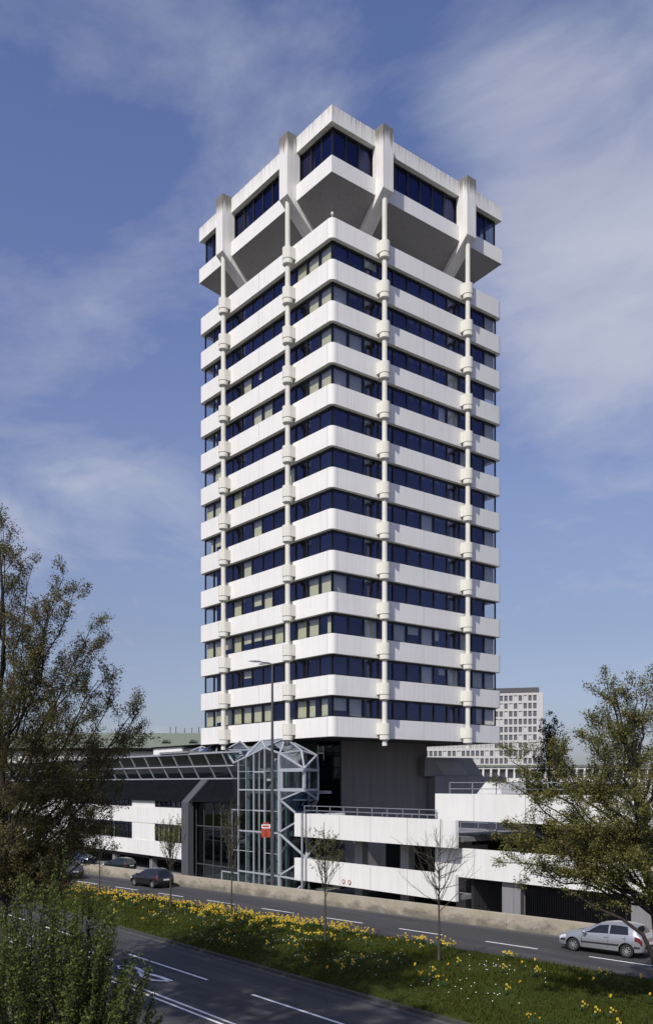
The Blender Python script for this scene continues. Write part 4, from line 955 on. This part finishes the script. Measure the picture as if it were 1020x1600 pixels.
# tall trees on the verge left of the viewpoint; their shade lies on the near carriageway
for q, (x, y, lab) in enumerate(((42.7, -50.6, 'tall green tree on the verge outside the left of the picture, nearer the viewpoint'), (37.3, -51.0, 'tall green tree on the verge outside the left of the picture, beyond the nearer one'))):
    B3 = Vector((x, y, .1)); t = thing('broadleaf_tree', lab, 'tree', B3, 0, 'tall trees on the verge'); T = Tree(77+q)
    T.tube([B3, B3+UP*9, B3+UP*18, B3+UP*31.5], .36, .05, 8)
    for i in range(34):
        k = i/33; z = 24.5+7.5*k; u = T.rv(); u.z = 0; u.normalize(); L = T.limb(B3+UP*(z*.88), B3+UP*z+u*5.4*(1-.45*abs(k-.4))*T.r.uniform(.5, 1), .08, .015, .05, 6, .03); T.twigs(L, .04, 1.7, 11, 1, 3, .30, .2, .2, .7)
    T.done(t, 'bark', 'leafgreen', .19, B3)
# trees farther back
def far_tree(o, lab, h, w, seed, leafm, n=26, lsz=.22):
    o = Vector(o); t = thing('broadleaf_tree', lab, 'tree', o); T = Tree(seed)
    tr = [o, o+UP*h*.3, o+UP*h*.6, o+UP*h*.95]; T.tube(tr, .28, .05, 7)
    for i in range(n):
        k = i/(n-1); z = h*(.30+.70*k); rr_ = w*(1-.75*k**1.6)*T.r.uniform(.6, 1); q = T.rv(); q.z = 0; q.normalize()
        L = T.limb(o+UP*(z*.72), o+UP*z+q*rr_, .09, .02, .1, 5, .04); T.twigs(L, .05, 1.7, 9, 1, 2, .35, .2, .2, .75)
    T.done(t, 'bark', leafm, lsz, o)
far_tree((-14.0, 47.0, -1.2), 'dense dark tree behind the garage, left of the layered tree', 17.8, 4.6, 41, 'leafdark', 26)
far_tree((-5.0, 50.0, -1.2), 'dark tree behind the garage seen through the layered tree', 18.6, 4.6, 42, 'leafdark', 26)
far_tree((-100, -12, -.2), 'dark tree far down the road at the left edge', 14, 5.5, 43, 'leafdark', 22, .26)
far_tree((-112, -32, -.2), 'dark tree far down the road behind the big left tree', 15, 6, 44, 'leafdark', 22, .26)
far_tree((-86, -33, -.2), 'brownish tree beside the road behind the big left tree', 12, 5, 45, 'leafbrown', 22, .24)

# shrub of upright shoots in the left foreground
B2 = Vector((37.3, -38.6, .13)); t = thing('shrub', 'bushy green shrub with upright shoots in the left foreground', 'shrub', B2)
T = Tree(55)
def top_h(a):      # how tall the shrub stands across its width
    P_ = [(-3.4, 4.2), (-1.5, 4.7), (-.9, 5.2), (-.3, 6.6), (.3, 6.0), (.9, 5.4), (1.5, 4.8), (1.9, 4.2), (2.25, 2.9), (2.6, 1.0)]
    for (a0, h0), (a1, h1) in zip(P_[:-1], P_[1:]):
        if a0 <= a <= a1: return h0+(h1-h0)*(a-a0)/(a1-a0)
    return 1.0
for i in range(210):
    a = T.r.uniform(-3.2, 2.25); b = T.r.uniform(-1.7, 1.7); h = max(1.2, top_h(a)*T.r.uniform(.55, 1.0)*(1-.06*abs(b)))
    if i % 9 == 0: h *= 1.08
    p0 = cp(B2, a*.55, b*.6, .1); p1 = cp(B2, a, b, h)
    L = T.limb(p0, p1, .03, .006, .05, 7, .02)
    T.twigs(L, .016, .55, 24, 0, 6, .085, .5, .22, .55)
    top = L[-3:]
    for q in range(12): T.leaves(top[0].lerp(top[-1], q/11), 6, .07)
T.done(t, 'bark', 'leafgreen', .062, B2, .5)

# young trees along the median
SAP = [((.24, -20.6), 'thin young tree on the median, nearly hidden beside the shrub', 5.6, 2.4, .75, 16, 2, 'leafolive'),
       ((9.45, -20.2), 'young tree with a dense narrow vase of greenish twigs, near the black hatchback', 6.0, 2.3, 1.0, 34, 3, 'leafolive'),
       ((15.93, -19.95), 'young tree with bare brown twigs in front of the glass hall', 7.2, 2.4, .75, 26, 1, 'leafbrown'),
       ((24.29, -20.0), 'young tree with a few fresh leaves in front of the garage corner', 6.0, 2.5, 1.1, 20, 3, 'leafolive'),
       ((31.15, -19.3), 'young tree with a wide bare vase of twigs in front of the garage', 6.3, 2.45, 1.75, 30, 0, 'leafbrown')]
for q, ((x, y), lab, h, fork, w, n, lf, lm) in enumerate(SAP):
    o = Vector((x, y, med_z(x, y))); t = thing('young_tree', lab, 'tree', o, 0, 'young street trees on the median'); T = Tree(60+q)
    T.tube([o, o+UP*fork*.5+T.rv()*.03, o+UP*fork, o+UP*(h*.95)+T.rv()*.1], .075, .012, 8)
    for i in range(n):
        zz_ = fork*.85+(h*.45)*(i/n)*T.r.uniform(.7, 1.1); an = i*2.4+T.r.random(); k = T.r.uniform(.55, 1); top = h*T.r.uniform(.72, 1.0)
        p1 = o+Vector((math.cos(an), math.sin(an), 0))*w*k+UP*max(zz_+.7, top-.35*w*k*1.3)
        L = T.limb(o+UP*zz_, p1, .02, .005, .16, 6, .025)
        T.twigs(L, .014, .55 if lf else .7, 6, 0, lf, .09, .35, .25, .5)
    T.done(t, 'youngbark', lm, .075, o)

# grass blades, daisies
n = 90000
gx = NR.uniform(-50, 47, n*2); gy = NR.uniform(-25, -12, n*2); ok = (gy < np.maximum(edge_y(gx), -24.9)-.05) & (NR.random(n*2) < np.clip((gx+70)/95, .25, 1)); gx, gy = gx[ok][:n], gy[ok][:n]; n = len(gx)
gz = np.array([med_z(a, b) for a, b in zip(gx, gy)]); gh = NR.uniform(.05, .16, n)*(1+.5*np.sin(gx*.8)*np.sin(gy*1.1)); ga = NR.uniform(0, 6.28, n); gw = NR.uniform(.015, .035, n)
bx, by = np.cos(ga), np.sin(ga); lx, ly = NR.normal(0, .05, n), NR.normal(0, .05, n)
P0 = np.stack([gx-bx*gw, gy-by*gw, gz-.02], 1); P1 = np.stack([gx+bx*gw, gy+by*gw, gz-.02], 1); P2 = np.stack([gx+lx, gy+ly, gz+gh], 1)
V = np.stack([P0, P1, P2], 1).reshape(-1, 3); F = np.arange(3*n).reshape(n, 3)
npmesh('grass', V, F, ['blade'], None, kind='stuff')
dn = 200; pc = [(29.0, -20.5, 1.6), (28.0, -22.2, 1.5), (17.5, -21.5, 1.5), (11.5, -21.0, 1.3), (23.0, -21.5, 1.2), (33.5, -18.5, 1.4), (34.5, -22.5, 2), (20, -23.5, 1.5)]
cs = NR.integers(0, len(pc), dn); dx = np.array([pc[i][0] for i in cs])+NR.normal(0, 1, dn)*np.array([pc[i][2] for i in cs])*.9; dy = np.array([pc[i][1] for i in cs])+NR.normal(0, .7, dn)
ok = (dy > -24.8) & (dy < edge_y(dx)-.2); dx, dy = dx[ok], dy[ok]; dn = len(dx); dz = np.array([med_z(a, b) for a, b in zip(dx, dy)])+.09; r_ = .016
V = np.stack([np.stack([dx-r_, dy-r_, dz], 1), np.stack([dx+r_, dy-r_, dz], 1), np.stack([dx+r_, dy+r_, dz+.02], 1), np.stack([dx-r_, dy+r_, dz+.02], 1)], 1).reshape(-1, 3)
npmesh('daisies', V, np.arange(4*dn).reshape(dn, 4), ['daisy'], None, kind='stuff')

# daffodils in clumps
def clump(seed, nf, spread):
    r = random.Random(seed); mb = MB(); O = Vector((0, 0, -.06))
    for _ in range(nf):
        x, y = r.gauss(0, spread), r.gauss(0, spread); h = r.uniform(.24, .40); a = r.uniform(0, 6.28)
        c = Vector((x, y, h)); mb.tube([O, (x*.6, y*.6, h*.45), c], [.0004, .006, .0004], 3, 0, False)
        d = (Vector((.35, -.8, .25))+Vector((r.uniform(-.9, .9), r.uniform(-.9, .9), r.uniform(-.3, .4)))).normalized(); u = d.orthogonal().normalized(); w = d.cross(u)
        for k in range(6):
            b = a+k*math.pi/3; e = u*math.cos(b)+w*math.sin(b); g = u*math.cos(b+1.57)+w*math.sin(b+1.57)
            mb.poly([c, c+e*.027+g*.015, c+e*.048+d*.006, c+e*.027-g*.015], 1)
        q = [c+d*.036+(u*math.cos(k*1.0472)+w*math.sin(k*1.0472))*.019 for k in range(6)]
        mb.add([c]+q, [(0, 1+k, 1+(k+1) % 6) for k in range(6)], 2)
    for _ in range(nf*4):
        x, y = r.gauss(0, spread*1.1), r.gauss(0, spread*1.1); h = r.uniform(.18, .36); a = r.uniform(0, 6.28); e = Vector((math.cos(a), math.sin(a), 0))*.013; l = Vector((x+r.uniform(-.08, .08), y+r.uniform(-.08, .08), h))
        p = Vector((x*.6, y*.6, h*.5)); mb.poly([O, p+e, l, p-e], 0)
    return mb
LBL = 'clump of yellow daffodils in the grass of the median'
protos = [clump(s, k, sp).build('daffodil_clump', ['stem', 'petal', 'trumpet'], None) for s, k, sp in ((1, 12, .17), (2, 16, .22), (3, 9, .14), (4, 20, .26), (5, 6, .12), (6, 14, .2), (7, 2, .06), (8, 4, .1))]
for p in protos:
    bm = bmesh.new(); bm.from_mesh(p.data); bmesh.ops.remove_doubles(bm, verts=bm.verts, dist=.0016); bm.to_mesh(p.data); bm.free()
    tag(p, LBL, 'flowers', 'daffodil clumps on the median')
fr = random.Random(12); spots = []
while len(spots) < 195:                       # thick drifts along the far side, thinning out to the right
    x = fr.uniform(-13, 33); w_ = 1.0 if x < 20 else max(.12, 1-(x-20)/11)
    if fr.random() > w_: continue
    d = (abs(fr.gauss(0, 1.3)) if fr.random() < .5 else fr.uniform(0, 4.2))+.25
    y = edge_y(x)-d
    if y < -24.5: continue
    spots.append((x, y, fr.choice((0, 1, 2, 3, 5, 7) if d < 1.3 else ((2, 4, 0, 7, 5) if d < 2.8 else (4, 2, 7, 6)))))
while len(spots) < 298:
    x = fr.uniform(2, 44); y = fr.uniform(-24.3, -13); 
    if y > edge_y(x)-.5: continue
    spots.append((x, y, fr.choice((4, 6, 6, 7, 7))))
used = set()
for x, y, k in spots:
    if k not in used: o = protos[k]; used.add(k)
    else: o = protos[k].copy(); C.objects.link(o)
    o.location = (x, y, med_z(x, y)-.01); o.rotation_euler = (0, 0, fr.uniform(-.5, .5)); o.scale = (1, 1, fr.uniform(.85, 1.2))
